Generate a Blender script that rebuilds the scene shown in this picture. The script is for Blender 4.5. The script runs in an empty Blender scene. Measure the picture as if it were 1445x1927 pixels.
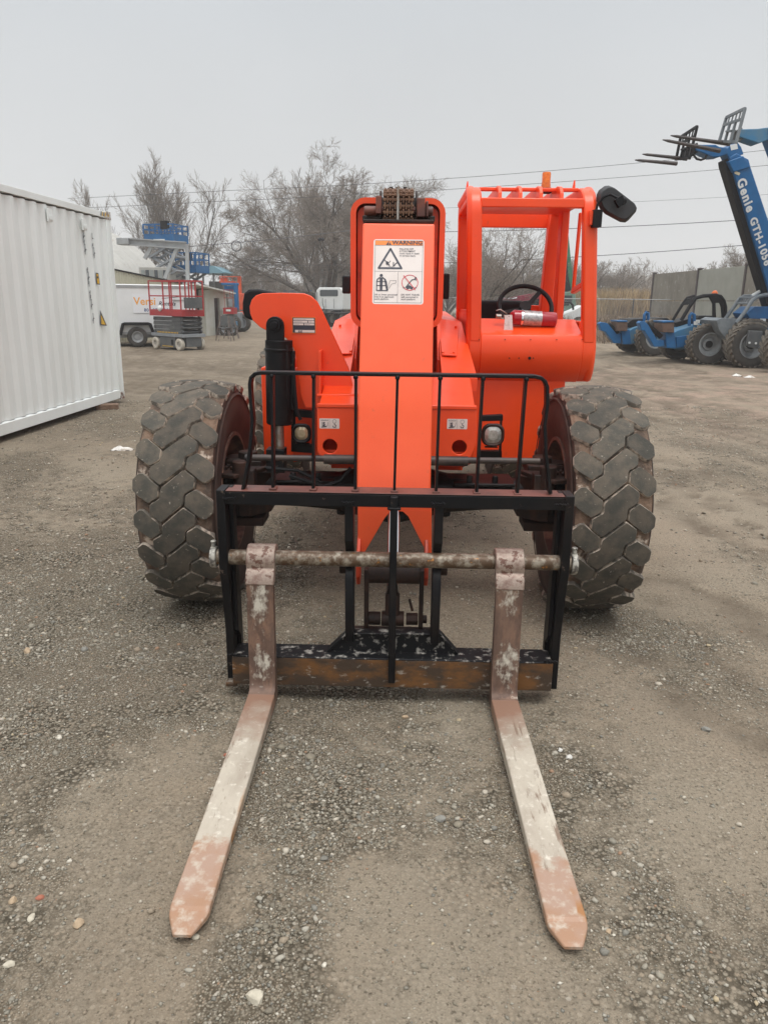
import bpy, bmesh, math, random
import numpy as np
from mathutils import Vector, Matrix, noise as mnoise
R=math.radians; PI=math.pi
random.seed(7)
S=bpy.context.scene
C=bpy.context.collection
# ---------------------------------------------------------------- camera model
FPX=1430.; TH=R(15.6); RO=R(0.7); H=1.70
OX,OY,YAW=.055,4.24,R(-1.3)
def ray(px,py):
    a=(px-722.5)/FPX;b=-(py-963.5)/FPX
    x=a*math.cos(RO)-b*math.sin(RO); y=a*math.sin(RO)+b*math.cos(RO)
    return (x, math.cos(TH)+y*math.sin(TH), -math.sin(TH)+y*math.cos(TH))
def at(px,py,Y):
    d=ray(px,py);t=Y/d[1];return Vector((d[0]*t,Y,H+d[2]*t))
def gnd(px,py,z=0):
    d=ray(px,py);t=(z-H)/d[2];return Vector((d[0]*t,d[1]*t,z))
def tl(p):
    x,y=p[0]-OX,p[1]-OY;c,s=math.cos(-YAW),math.sin(-YAW);return Vector((x*c-y*s,x*s+y*c,p[2]))
def mp(px,py,yl):
    o=tl((0,0,H));d=ray(px,py);q=tl((d[0],d[1],H+d[2]))-o
    return o+q*((yl-o[1])/q[1])
def xz(pts,yl): return [(v[0],v[2]) for v in (mp(a,b,yl) for a,b in pts)]
cam=bpy.data.cameras.new('camera'); co=bpy.data.objects.new('camera',cam); C.objects.link(co)
cam.sensor_fit='VERTICAL'; cam.sensor_height=36; cam.lens=FPX/1927*36; cam.clip_start=.05; cam.clip_end=3000
co.matrix_world=Matrix.Translation((0,0,H))@Matrix.Rotation(PI/2-TH,4,'X')@Matrix.Rotation(RO,4,'Z')
S.camera=co
# ---------------------------------------------------------------- materials
def s2l(c):
    return tuple(((v/255)/12.92 if v/255<=.04045 else ((v/255+.055)/1.055)**2.4) for v in c)
MATS={}
def mat(name,c,c2=None,lo=.45,hi=.6,sc=4,rough=.6,rough2=None,metal=0,bump=0,bsc=60,c3=None,lo3=.6,hi3=.7,sc3=20,stretch=(1,1,1),coat=0,spec=.5,emit=0,detail=6,bdist=.01,alpha=1,trans=0,isl=0):
    m=bpy.data.materials.new(name); m.use_nodes=True; nt=m.node_tree; N=nt.nodes; L=nt.links
    b=N['Principled BSDF']
    b.inputs['Roughness'].default_value=rough; b.inputs['Metallic'].default_value=metal
    b.inputs['Coat Weight'].default_value=coat; b.inputs['Coat Roughness'].default_value=.15
    b.inputs['Specular IOR Level'].default_value=spec; b.inputs['Transmission Weight'].default_value=trans
    tc=N.new('ShaderNodeTexCoord'); mpn=N.new('ShaderNodeMapping'); mpn.inputs['Scale'].default_value=stretch
    L.new(tc.outputs['Object'],mpn.inputs['Vector'])
    def noise(scale,det=6):
        n=N.new('ShaderNodeTexNoise'); n.inputs['Scale'].default_value=scale; n.inputs['Detail'].default_value=det; n.inputs['Roughness'].default_value=.62
        L.new(mpn.outputs[0],n.inputs['Vector']); return n
    def rng(n,a,bb):
        r=N.new('ShaderNodeMapRange'); r.inputs[1].default_value=a; r.inputs[2].default_value=bb; L.new(n.outputs[0],r.inputs[0]); return r
    def mix(f,a,bb):
        x=N.new('ShaderNodeMix'); x.data_type='RGBA'; L.new(f.outputs[0],x.inputs[0])
        for i,v in ((6,a),(7,bb)):
            if isinstance(v,tuple): x.inputs[i].default_value=(*v[:3],1)
            else: L.new(v.outputs[2],x.inputs[i])
        return x
    cur=tuple(c)
    if c2 is not None:
        f=rng(noise(sc,detail),lo,hi); cur=mix(f,cur,tuple(c2))
        if rough2 is not None:
            rr=N.new('ShaderNodeMapRange'); L.new(f.outputs[0],rr.inputs[0]); rr.inputs[3].default_value=rough; rr.inputs[4].default_value=rough2; L.new(rr.outputs[0],b.inputs['Roughness'])
    if c3 is not None:
        f=rng(noise(sc3,8),lo3,hi3); cur=mix(f,cur,tuple(c3))
    if isl:
        g=N.new('ShaderNodeNewGeometry'); hs=N.new('ShaderNodeHueSaturation')
        mr=N.new('ShaderNodeMapRange'); mr.inputs[3].default_value=1-isl; mr.inputs[4].default_value=1+isl
        L.new(g.outputs['Random Per Island'],mr.inputs[0]); L.new(mr.outputs[0],hs.inputs['Value'])
        if isinstance(cur,tuple): hs.inputs['Color'].default_value=(*cur,1)
        else: L.new(cur.outputs[2],hs.inputs['Color'])
        L.new(hs.outputs[0],b.inputs['Base Color'])
    elif isinstance(cur,tuple): b.inputs['Base Color'].default_value=(*cur,1)
    else: L.new(cur.outputs[2],b.inputs['Base Color'])
    if bump:
        n=noise(bsc,5); bp=N.new('ShaderNodeBump'); bp.inputs['Strength'].default_value=bump; bp.inputs['Distance'].default_value=bdist
        L.new(n.outputs[0],bp.inputs['Height']); L.new(bp.outputs[0],b.inputs['Normal'])
    if emit:
        b.inputs['Emission Color'].default_value=(*c,1); b.inputs['Emission Strength'].default_value=emit
    m.diffuse_color=(*c,1); MATS[name]=m; return m
# ---------------------------------------------------------------- object helpers
def tag(o,label=None,cat=None,group=None,kind=None):
    if label: o['label']=label
    if cat: o['category']=cat
    if group: o['group']=group
    if kind: o['kind']=kind
    return o
def empty(name,loc=(0,0,0),rz=0,parent=None,label=None,cat=None,group=None,sc=1):
    o=bpy.data.objects.new(name,None); C.objects.link(o); o.location=loc; o.rotation_euler=(0,0,rz); o.scale=(sc,sc,sc)
    o.empty_display_size=.1
    if parent: o.parent=parent
    return tag(o,label,cat,group)
def copy_tree(o,parent=None):
    c=o.copy(); C.objects.link(c); c.parent=parent
    for ch in list(o.children): copy_tree(ch,c)
    return c
def frame(pts,closed=False):
    n=len(pts); T=[]
    for i in range(n):
        a=pts[i-1] if (i>0 or closed) else pts[i]; b=pts[(i+1)%n] if (i<n-1 or closed) else pts[i]
        T.append((b-a).normalized())
    return T
class MB:
    def __init__(s): s.v=[];s.f=[];s.m=[];s.X=Matrix.Identity(4);s.mi=0
    def add(s,vs,fs):
        o=len(s.v); X=s.X
        s.v+= [X@Vector(v) for v in vs]; s.f+=[tuple(i+o for i in f) for f in fs]; s.m+=[s.mi]*len(fs); return s
    def box(s,x0,x1,y0,y1,z0,z1):
        vs=[(x,y,z) for x in (x0,x1) for y in (y0,y1) for z in (z0,z1)]
        return s.add(vs,[(0,1,3,2),(4,6,7,5),(0,4,5,1),(2,3,7,6),(0,2,6,4),(1,5,7,3)])
    def cbox(s,c,d,rot=None):
        X=s.X; s.X=X@Matrix.Translation(c)@(rot.to_4x4() if rot else Matrix.Identity(4))
        s.box(-d[0]/2,d[0]/2,-d[1]/2,d[1]/2,-d[2]/2,d[2]/2); s.X=X; return s
    def prism(s,pts,ax,a,b):
        n=len(pts)
        def P(p,t): return {'x':(t,p[0],p[1]),'y':(p[0],t,p[1]),'z':(p[0],p[1],t)}[ax]
        vs=[P(p,a) for p in pts]+[P(p,b) for p in pts]
        return s.add(vs,[tuple(range(n)),tuple(range(2*n-1,n-1,-1))]+[(i,i+n,(i+1)%n+n,(i+1)%n) for i in range(n)])
    def loft(s,A,B,cap=True):
        n=len(A)
        return s.add(list(A)+list(B),([tuple(range(n)),tuple(range(2*n-1,n-1,-1))] if cap else [])+[(i,i+n,(i+1)%n+n,(i+1)%n) for i in range(n)])
    def plate(s,outer,holes,ax,a,b):
        bm=bmesh.new()
        for lp in [outer]+holes:
            vv=[bm.verts.new((p[0],p[1],0)) for p in lp]
            for i in range(len(vv)): bm.edges.new((vv[i],vv[(i+1)%len(vv)]))
        bmesh.ops.triangle_fill(bm,use_beauty=True,edges=bm.edges[:])
        bm.verts.index_update(); tri=[tuple(v.index for v in f.verts) for f in bm.faces]; P2=[(v.co.x,v.co.y) for v in bm.verts]; bm.free()
        def P(p,t): return {'x':(t,p[0],p[1]),'y':(p[0],t,p[1]),'z':(p[0],p[1],t)}[ax]
        n=len(P2); vs=[P(p,a) for p in P2]+[P(p,b) for p in P2]
        fs=tri+[tuple(i+n for i in t[::-1]) for t in tri]; o=0
        for lp in [outer]+holes:
            k=len(lp); fs+=[(o+i,o+(i+1)%k,o+(i+1)%k+n,o+i+n) for i in range(k)]; o+=k
        return s.add(vs,fs)
    def ring(s,pts,sec,closed=False,caps=True,up=None):
        """sweep: pts path, sec(i)-> list of 2d offsets"""
        pts=[Vector(p) for p in pts]; T=frame(pts,closed)
        u=Vector(up) if up else (Vector((0,0,1)) if abs(T[0].z)<.9 else Vector((0,1,0)))
        vs=[];n=len(pts);k=None
        A=None
        for i in range(n):
            t=T[i]
            if A is None or up: A=(u-t*u.dot(t)).normalized()
            else: A=(A-t*A.dot(t)).normalized()
            B=t.cross(A); q=sec(i); k=len(q)
            for a,b in q: vs.append(pts[i]+A*b+B*a)
        fs=[]
        for i in range(n if closed else n-1):
            j=(i+1)%n
            for q in range(k): fs.append((i*k+q,i*k+(q+1)%k,j*k+(q+1)%k,j*k+q))
        if caps and not closed: fs+=[tuple(range(k))[::-1],tuple((n-1)*k+q for q in range(k))]
        return s.add(vs,fs)
    def tube(s,pts,r,n=8,closed=False,caps=True):
        cs=[(math.cos(2*PI*i/n),math.sin(2*PI*i/n)) for i in range(n)]
        rr=(lambda i:r[i]) if isinstance(r,(list,tuple)) else (lambda i:r)
        return s.ring(pts,lambda i:[(a*rr(i),b*rr(i)) for a,b in cs],closed,caps)
    def bar(s,pts,w,h,closed=False,up=None):
        return s.ring(pts,lambda i:[(-w/2,-h/2),(w/2,-h/2),(w/2,h/2),(-w/2,h/2)],closed,True,up)
    def cyl(s,p0,p1,r,n=20,r2=None): return s.tube([p0,p1],[r,r if r2 is None else r2],n)
    def lathe(s,prof,ax='x',c=(0,0,0),n=48,closed=True):
        k=len(prof); vs=[]
        for i in range(n):
            a=2*PI*i/n; ca,sa=math.cos(a),math.sin(a)
            for r,t in prof:
                p={'x':(t,r*ca,r*sa),'y':(r*ca,t,r*sa),'z':(r*ca,r*sa,t)}[ax]
                vs.append((p[0]+c[0],p[1]+c[1],p[2]+c[2]))
        fs=[]
        for i in range(n):
            j=(i+1)%n
            for q in range(k if closed else k-1):
                fs.append((i*k+q,i*k+(q+1)%k,j*k+(q+1)%k,j*k+q))
        return s.add(vs,fs)
    def sphere(s,c,r,n=12,sq=(1,1,1)):
        pr=[(max(1e-4,math.sin(PI*i/n))*r,-math.cos(PI*i/n)*r) for i in range(n+1)]
        X=s.X; s.X=X@Matrix.Translation(c)@Matrix.Diagonal((*sq,1)); s.lathe(pr,'z',n=n*2,closed=False); s.X=X; return s
    def mesh(s,mats,smooth=True,sharp=35,name='m',recalc=True):
        me=bpy.data.meshes.new(name); me.from_pydata(s.v,[],s.f)
        for m in (mats if isinstance(mats,(list,tuple)) else [mats]): me.materials.append(m)
        me.polygons.foreach_set('material_index',s.m)
        if recalc:
            bm=bmesh.new(); bm.from_mesh(me); bmesh.ops.recalc_face_normals(bm,faces=bm.faces[:]); bm.to_mesh(me); bm.free()
        if smooth:
            me.polygons.foreach_set('use_smooth',[True]*len(me.polygons)); me.set_sharp_from_angle(angle=R(sharp))
        me.update(); return me
    def build(s,name,mats,parent=None,bevel=0,seg=2,label=None,**k):
        o=bpy.data.objects.new(name,s.mesh(mats,name=name,**k)); C.objects.link(o)
        if parent: o.parent=parent
        if bevel:
            b=o.modifiers.new('bevel','BEVEL'); b.width=bevel; b.segments=seg; b.limit_method='ANGLE'; b.angle_limit=R(40); b.harden_normals=False
        if label: o['label']=label
        return o
def arc(cx,cy,r,a0,a1,n): return [(cx+r*math.cos(R(a0+(a1-a0)*i/n)),cy+r*math.sin(R(a0+(a1-a0)*i/n))) for i in range(n+1)]
def rrect(x0,x1,y0,y1,r,n=5):
    return arc(x1-r,y1-r,r,0,90,n)+arc(x0+r,y1-r,r,90,180,n)+arc(x0+r,y0+r,r,180,270,n)+arc(x1-r,y0+r,r,270,360,n)
def text_geo(txt,size,bold=0,align='LEFT',shear=0,sx=1,sp=1):
    cu=bpy.data.curves.new('t','FONT'); cu.body=txt; cu.size=size; cu.align_x=align; cu.offset=bold; cu.shear=shear; cu.resolution_u=3; cu.space_character=sp
    ob=bpy.data.objects.new('t',cu); C.objects.link(ob)
    dg=bpy.context.evaluated_depsgraph_get(); me=bpy.data.meshes.new_from_object(ob.evaluated_get(dg))
    vs=[(v.co.x*sx,v.co.y) for v in me.vertices]; fs=[tuple(p.vertices) for p in me.polygons]
    bpy.data.objects.remove(ob); bpy.data.curves.remove(cu); bpy.data.meshes.remove(me)
    return vs,fs
class Decal:
    """flat printed thing in (u,v) plane; layers raised by tiny steps"""
    def __init__(s): s.b=MB(); s.z=0
    def poly(s,pts,mi,z=1): s.b.mi=mi; s.b.add([(p[0],p[1],z*.0006) for p in pts],[tuple(range(len(pts)))]); return s
    def rect(s,x0,x1,y0,y1,mi,z=1): return s.poly([(x0,y0),(x1,y0),(x1,y1),(x0,y1)],mi,z)
    def line(s,pts,w,mi,z=2,closed=False):
        pts=[Vector((p[0],p[1])) for p in pts]; n=len(pts)
        for i in range(n if closed else n-1):
            a,b=pts[i],pts[(i+1)%n]; d=(b-a); 
            if d.length<1e-7: continue
            d=d.normalized(); q=Vector((-d.y,d.x))*w/2; e=d*w*.3
            s.poly([a-q-e,b-q+e,b+q+e,a+q-e],mi,z+.05*(i%2))
        return s
    def text(s,t,x,y,size,mi,z=3,**k):
        vs,fs=text_geo(t,size,**k); s.b.mi=mi; s.b.add([(x+a,y+b,z*.0006) for a,b in vs],fs); return s
    def build(s,name,mats,parent,M):
        me=s.b.mesh(mats,smooth=False,name=name,recalc=False); o=bpy.data.objects.new(name,me); C.objects.link(o)
        if parent: o.parent=parent
        o.matrix_local=M; return o
def plane_mat(o,u,v):
    """matrix with origin o, x axis u, y axis v"""
    u=Vector(u).normalized(); v=Vector(v); n=u.cross(v).normalized(); v=n.cross(u)
    m=Matrix.Identity(4)
    for i in range(3): m[i][0]=u[i];m[i][1]=v[i];m[i][2]=n[i];m[i][3]=o[i]
    return m
# ---------------------------------------------------------------- material library
OR=mat('orange_paint',(.92,.080,.010),(.78,.060,.010),.35,.75,2.2,rough=.32,rough2=.5,coat=.18,spec=.45,bump=.06,bsc=9,c3=(.50,.09,.035),lo3=.64,hi3=.82,sc3=16)
ORG=mat('orange_greasy',(.66,.055,.010),(.10,.03,.016),.45,.72,5,rough=.5,bump=.1,bsc=20)
BLK=mat('black_paint',(.004,.004,.005),(.013,.010,.009),.45,.7,6,rough=.45,spec=.22,c3=(.17,.12,.09),lo3=.66,hi3=.74,sc3=26,bump=.1,bsc=30)
BLKW=mat('black_worn',(.006,.006,.007),(.30,.28,.25),.54,.66,26,rough=.5,spec=.25,bump=.1,bsc=40)
BLKM=mat('black_matt',(.008,.008,.009),rough=.55,spec=.25,bump=.1,bsc=80)
RUB=mat('tyre_rubber',(.062,.058,.047),(.115,.095,.072),.40,.62,12,rough=.9,isl=.22,c3=(.36,.31,.25),lo3=.64,hi3=.72,sc3=50,bump=.5,bsc=70,bdist=.005)
RUBE=mat('tyre_edge',(.12,.105,.085),(.42,.35,.28),.46,.58,22,rough=.9,bump=.5,bsc=60,bdist=.005)
MUD=mat('tyre_groove_mud',(.20,.13,.088),(.085,.06,.045),.42,.60,9,rough=.95,c3=(.50,.41,.33),lo3=.57,hi3=.65,sc3=13,bump=.9,bsc=40,bdist=.015)
SIDE=mat('tyre_side',(.045,.028,.022),(.085,.052,.038),.4,.7,5,rough=.75,bump=.2,bsc=30)
RIM=mat('rim_rusty',(.11,.06,.045),(.28,.15,.10),.45,.62,7,rough=.7,bump=.25,bsc=30)
RUST=mat('rust_steel',(.13,.065,.032),(.20,.088,.03),.42,.62,9,rough=.62,metal=.25,c3=(.46,.40,.32),lo3=.56,hi3=.64,sc3=22,bump=.2,bsc=50)
RODM=mat('rod_steel',(.10,.06,.034),(.32,.28,.22),.46,.66,30,rough=.45,metal=.3,c3=(.45,.18,.03),lo3=.63,hi3=.70,sc3=34,bump=.25,bsc=60)
BLADE=mat('fork_blade',(.52,.45,.36),(.40,.33,.27),.38,.62,5,rough=.6,metal=.15,c3=(.60,.53,.44),lo3=.55,hi3=.66,sc3=26,bump=.12,bsc=70,stretch=(1,.45,1))
TIP=mat('fork_tip_rust',(.42,.19,.115),(.36,.15,.06),.45,.6,7,rough=.5,c3=(.56,.45,.36),lo3=.6,hi3=.66,sc3=26,bump=.12,bsc=60)
SHANK=mat('fork_shank_rust',(.11,.062,.042),(.16,.095,.065),.4,.62,6,rough=.6,metal=.15,c3=(.58,.53,.45),lo3=.53,hi3=.585,sc3=11,bump=.2,bsc=60,stretch=(1.8,1,.8))
RBR=mat('red_brown_primer',(.16,.06,.045),(.10,.04,.03),.4,.6,8,rough=.45)
AXL=mat('axle_paint',(.006,.005,.005),(.02,.013,.011),.5,.66,7,rough=.5,spec=.25,bump=.2,bsc=25,c3=(.10,.075,.06),lo3=.70,hi3=.77,sc3=14)
CHR=mat('chrome',(.8,.8,.82),rough=.12,metal=1)
STEEL=mat('bare_steel',(.42,.38,.34),(.28,.2,.14),.45,.6,20,rough=.4,metal=.7,bump=.1,bsc=60)
CHAIN=mat('rusty_chain',(.12,.06,.035),(.20,.105,.06),.4,.6,24,rough=.65,metal=.3,bump=.3,bsc=120,bdist=.003)
DGR=mat('greasy_brown',(.018,.011,.009),(.055,.024,.015),.42,.68,10,rough=.6,spec=.3,bump=.2,bsc=40)
WST=mat('sticker_white',(.74,.66,.61),(.66,.57,.52),.4,.7,4,rough=.45)
KST=mat('sticker_black',(.035,.035,.05),rough=.5)
OST=mat('sticker_orange',(.86,.23,.03),rough=.45)
RST=mat('sticker_red',(.60,.03,.05),rough=.45)
GST=mat('sticker_grey',(.42,.41,.42),rough=.45)
LGLASS=mat('lamp_glass',(.52,.52,.48),(.30,.29,.25),.4,.65,40,rough=.12,coat=.6,metal=.35)
LGLY=mat('lamp_glass_yellowed',(.36,.29,.17),(.50,.43,.29),.4,.65,30,rough=.2,coat=.5,metal=.2)
AMB=mat('amber_lens',(.80,.20,.01),(.6,.12,.01),.4,.6,60,rough=.2,coat=.5)
REDE=mat('extinguisher_red',(.36,.008,.02),rough=.25,coat=.5)
SILV=mat('silver_label',(.48,.48,.47),(.3,.3,.3),.45,.6,60,rough=.35,metal=.4)
PAPER=mat('paper_white',(.72,.71,.68),(.58,.57,.54),.5,.6,60,rough=.7)
WHT=mat('white_paint',(.70,.71,.69),(.60,.61,.58),.45,.7,1.2,rough=.5,c3=(.42,.36,.28),lo3=.72,hi3=.8,sc3=9)
BLU=mat('blue_paint',(.005,.115,.30),(.005,.08,.21),.4,.7,2,rough=.42,c3=(.12,.15,.18),lo3=.66,hi3=.78,sc3=7)
BLUD=mat('blue_paint_dusty',(.03,.16,.31),(.09,.17,.22),.4,.7,3,rough=.6)
GRY=mat('grey_paint',(.20,.215,.23),(.27,.28,.29),.4,.7,2,rough=.5)
GRYD=mat('dark_grey_paint',(.075,.08,.082),(.12,.12,.115),.4,.7,3,rough=.55,c3=(.25,.22,.18),lo3=.66,hi3=.75,sc3=12)
GALV=mat('galvanised_steel',(.36,.37,.37),(.28,.28,.28),.4,.7,3,rough=.5,metal=.3)
REDP=mat('red_paint',(.40,.025,.03),(.30,.03,.03),.4,.7,3,rough=.5,c3=(.45,.35,.3),lo3=.68,hi3=.76,sc3=9)
YEL=mat('yellow_paint',(.72,.42,.03),rough=.5)
RUBF=mat('far_tyre_rubber',(.115,.10,.08),(.17,.145,.115),.4,.65,6,rough=.9,bump=.3,bsc=20)
RUBD=mat('dark_tyre_side',(.035,.032,.028),(.07,.06,.05),.4,.7,3,rough=.85)
GLS=mat('dark_window_glass',(.03,.04,.045),rough=.08,spec=.8,coat=.5)
# ================================================================ telehandler
T=empty('telehandler',(OX,OY,0),YAW,label='orange telehandler with open cab and two long rusty forks lowered to the gravel',cat='telehandler')
RT=.635
S_BLK=[(.057,.134),(.112,.094),(.110,.044),(.059,.012),(.053,-.040),(-.057,-.134),(-.112,-.094),(-.110,-.044),(-.059,-.012),(-.053,.040)]
HEX=[(.070,.006),(.118,.036),(.180,-.006),(.202,-.03),(.202,-.085),(.168,-.116),(.150,-.116),(.066,-.048)]
def tyre_mesh(seed=0,mirror=1):
    rnd=random.Random(seed); b=MB()
    base=RT-.034
    prof=[(base,-.17),(base-.012,-.188),(base-.05,-.197),(.50,-.205),(.43,-.2),(.345,-.175),(.335,-.15),(.335,.15),(.345,.175),(.43,.2),(.50,.205),(base-.05,.197),(base-.012,.188),(base,.17)]
    b.mi=1; b.lathe(prof,'x',n=96)
    k=len(prof)
    b.m=[0 if (i%k) in (k-1,0,k-2) else 1 for i in range(len(b.m))]
    # thin ridge rings on the sidewall
    b.mi=1
    for sx in (-1,1):
        b.lathe([(.565,sx*.199),(.555,sx*.206),(.545,sx*.202)],'x',n=96)
    def crown(u): return -.022*(abs(u)/.2)**2.6
    blocks=[S_BLK,HEX,[(-a,-c) for a,c in HEX]]
    N=21; geo=[]
    for bi,pl in enumerate(blocks):
        bm=bmesh.new(); cu=sum(p[0] for p in pl)/len(pl); cv=sum(p[1] for p in pl)/len(pl)
        def corner(pl,cut=.0045):
            o=[];n=len(pl)
            for i in range(n):
                p=Vector(pl[i]);a=Vector(pl[i-1]);c=Vector(pl[(i+1)%n])
                o.append(p+(a-p).normalized()*cut); o.append(p+(c-p).normalized()*cut)
            return o
        def inset(P,d):
            o=[];n=len(P)
            sgn=sum(P[i].x*P[(i+1)%n].y-P[(i+1)%n].x*P[i].y for i in range(n))
            for i in range(n):
                a,p,c=P[i-1],P[i],P[(i+1)%n]
                n1=Vector((-(p-a).y,(p-a).x)).normalized();n2=Vector((-(c-p).y,(c-p).x)).normalized()
                m=(n1+n2).normalized(); q=1/max(.5,m.dot(n1)); o.append(p+m*d*q*(1 if sgn>0 else -1))
            return o
        P=inset(corner(pl),-.0022); Q=inset(P,.0035); n=len(P)
        vb=[bm.verts.new((p.x,p.y,-.036)) for p in inset(P,-.003)]; vm=[bm.verts.new((p.x,p.y,-.007)) for p in P]; vt=[bm.verts.new((p.x,p.y,0)) for p in Q]
        for i in range(n):
            j=(i+1)%n
            bm.faces.new((vb[i],vb[j],vm[j],vm[i])).material_index=2; bm.faces.new((vm[i],vm[j],vt[j],vt[i])).material_index=3
        f=bm.faces.new(vt); f.material_index=4
        for d in range(-3,4):
            bmesh.ops.bisect_plane(bm,geom=bm.verts[:]+bm.edges[:]+bm.faces[:],plane_co=(0,d*.04,0),plane_no=(0,1,0))
        for d in (-.13,-.07,0,.07,.13):
            bmesh.ops.bisect_plane(bm,geom=bm.verts[:]+bm.edges[:]+bm.faces[:],plane_co=(d,0,0),plane_no=(1,0,0))
        bm.verts.index_update()
        geo.append(([tuple(v.co) for v in bm.verts],[(tuple(v.index for v in f.verts),f.material_index) for f in bm.faces])); bm.free()
    for i in range(N):
        for vs,fs in geo:
            dr=rnd.uniform(-.004,.001); o=len(b.v); du=rnd.uniform(-.0015,.0015)
            for u,v,z in vs:
                r=RT+z+crown(u)+(dr if z>-.02 else 0); a=(v/RT+2*PI*i/N); uu=u+du+.0018*mnoise.noise(Vector((u*60,v*60,i+seed)))
                if abs(u)>.15 and z<-.02: uu=math.copysign(min(abs(uu),.196),uu)
                b.v.append(Vector((uu,-r*math.cos(a),r*math.sin(a))))
            for f,mi in fs: b.f.append(tuple(q+o for q in f)); b.m.append(mi)
    return b.mesh([MUD,SIDE,RUBE,RUBE,RUB],sharp=28,name='tyre')
tyreA=tyre_mesh(1)
def rim_mb():
    b=MB(); b.lathe([(.345,-.17),(.345,-.185),(.325,-.185),(.318,-.15),(.30,-.12),(.285,.02),(.25,.035),(.15,.045),(.15,.07),(.10,.08),(.001,.08),(.001,.06),(.09,.055),(.13,.03),(.25,.015),(.275,-.0),(.30,.12),(.325,.185),(.345,.185),(.345,.17),(.335,.14),(.335,-.14)],'x',n=64)
    for i in range(10):
        a=2*PI*i/10; b.cyl((-.02,.19*math.cos(a),.19*math.sin(a)),(.075,.19*math.cos(a),.19*math.sin(a)),.014,8)
    return b
rimM=rim_mb().mesh(RIM,name='rim')
GRIM=mat('rim_grey_primer',(.13,.11,.105),(.22,.19,.18),.42,.62,6,rough=.55,bump=.1,bsc=30)
for sx,y,rot in ((-1,0,.1),(1,0,.75),(-1,3.15,.3),(1,3.15,1.2)):
    w=empty('wheel',(1.095*sx,y,RT-.012),parent=T)
    t=bpy.data.objects.new('tyre',tyreA); C.objects.link(t); t.parent=w; t.rotation_euler=(rot,0,0)
    r=bpy.data.objects.new('rim',rimM); C.objects.link(r); r.parent=w; r.rotation_euler=(.3,0,PI if sx<0 else 0)
    hb=MB(); hb.cyl((-.20*sx,0,0),(.02*sx,0,0),.12,24,.10); hb.cyl((.07*sx,0,0),(.15*sx,0,0),.09,24,.075); hb.build('hub',AXL,w,bevel=.006)
# axles
for y0 in (0,3.15):
    b=MB()
    sec=[(-.88,.07,.075),(-.74,.085,.08),(-.5,.10,.085),(-.3,.115,.10),(-.16,.15,.13),(0,.19,.16),(.16,.15,.13),(.3,.115,.10),(.5,.10,.085),(.74,.085,.08),(.88,.07,.075)]
    b.ring([(x,y0,.64) for x,_,_ in sec],lambda i:[(a*sec[i][1],c*sec[i][2]) for a,c in [(-1,-.6),(-.6,-1),(.6,-1),(1,-.6),(1,.6),(.6,1),(-.6,1),(-1,.6)]],up=(0,0,1))
    b.cyl((0,y0-.26,.64),(0,y0+.2,.64),.11,20)
    for s in (-1,1):
        b.cbox((s*.5,y0-.02,.72),(.34,.26,.02)); b.cyl((s*.42,y0-.12,.72),(s*.42,y0-.12,.77),.018,8); b.cyl((s*.56,y0-.12,.72),(s*.56,y0-.12,.77),.018,8)
        b.cyl((s*.3,y0,.5),(s*.3,y0,.6),.03,10); b.cyl((s*.18,y0,.47),(s*.18,y0,.6),.025,8)
    b.build('axle',AXL,T,bevel=.01)
    for s in (-1,1):
        k=MB(); k.cyl((s*.9,y0,.46),(s*.9,y0,.83),.075,20); k.cbox((s*.84,y0,.80),(.20,.20,.05)); k.cbox((s*.84,y0,.47),(.2,.2,.05)); k.cyl((s*.83,y0-.02,.82),(s*.83,y0-.02,.865),.055,16)
        k.prism([(s*.70,y0-.10),(s*.98,y0-.12),(s*.98,y0-.3),(s*.84,y0-.34),(s*.76,y0-.24)],'z',.775,.80)
        k.cyl((s*.82,y0-.27,.74),(s*.82,y0-.27,.86),.045,14); k.cbox((s*.78,y0-.25,.75),(.07,.08,.13))
        k.prism([(s*.70,y0-.05),(s*.80,y0-.16),(s*.86,y0-.16),(s*.86,y0+.1),(s*.7,y0+.1)],'z',.52,.76)
        for q in range(4): k.cyl((s*(.88+.03*(q%2)),y0-.17-.05*(q//2),.8),(s*(.88+.03*(q%2)),y0-.17-.05*(q//2),.82),.011,6)
        k.build('steering_knuckle',DGR,T,bevel=.006)
b=MB(); b.cyl(mp(462,861,-.27),mp(1015,868,-.27),.017,14); b.cyl(mp(610,864,-.27),mp(880,868,-.27),.026,16); b.build('steering_rod',mat('tie_rod_steel',(.035,.03,.03),(.08,.06,.05),.4,.6,6,rough=.5,metal=.2),T)
b=MB()
b.tube([mp(545,895,-.2),mp(575,905,-.22),mp(610,915,-.24),mp(640,905,-.24),mp(660,880,-.22)],.010,8)
b.build('hydraulic_hose',BLKM,T); b=MB(); b.tube([mp(552,690,-.14),mp(555,740,-.15),mp(558,772,-.15),mp(566,790,-.15)],.010,8)
b.build('hydraulic_hose',BLKM,T); b=MB(); b.tube([mp(500,880,-.3),mp(530,883,-.3),mp(560,885,-.28),mp(600,905,-.26)],.009,8)
b.build('hydraulic_hose',BLKM,T)
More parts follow.
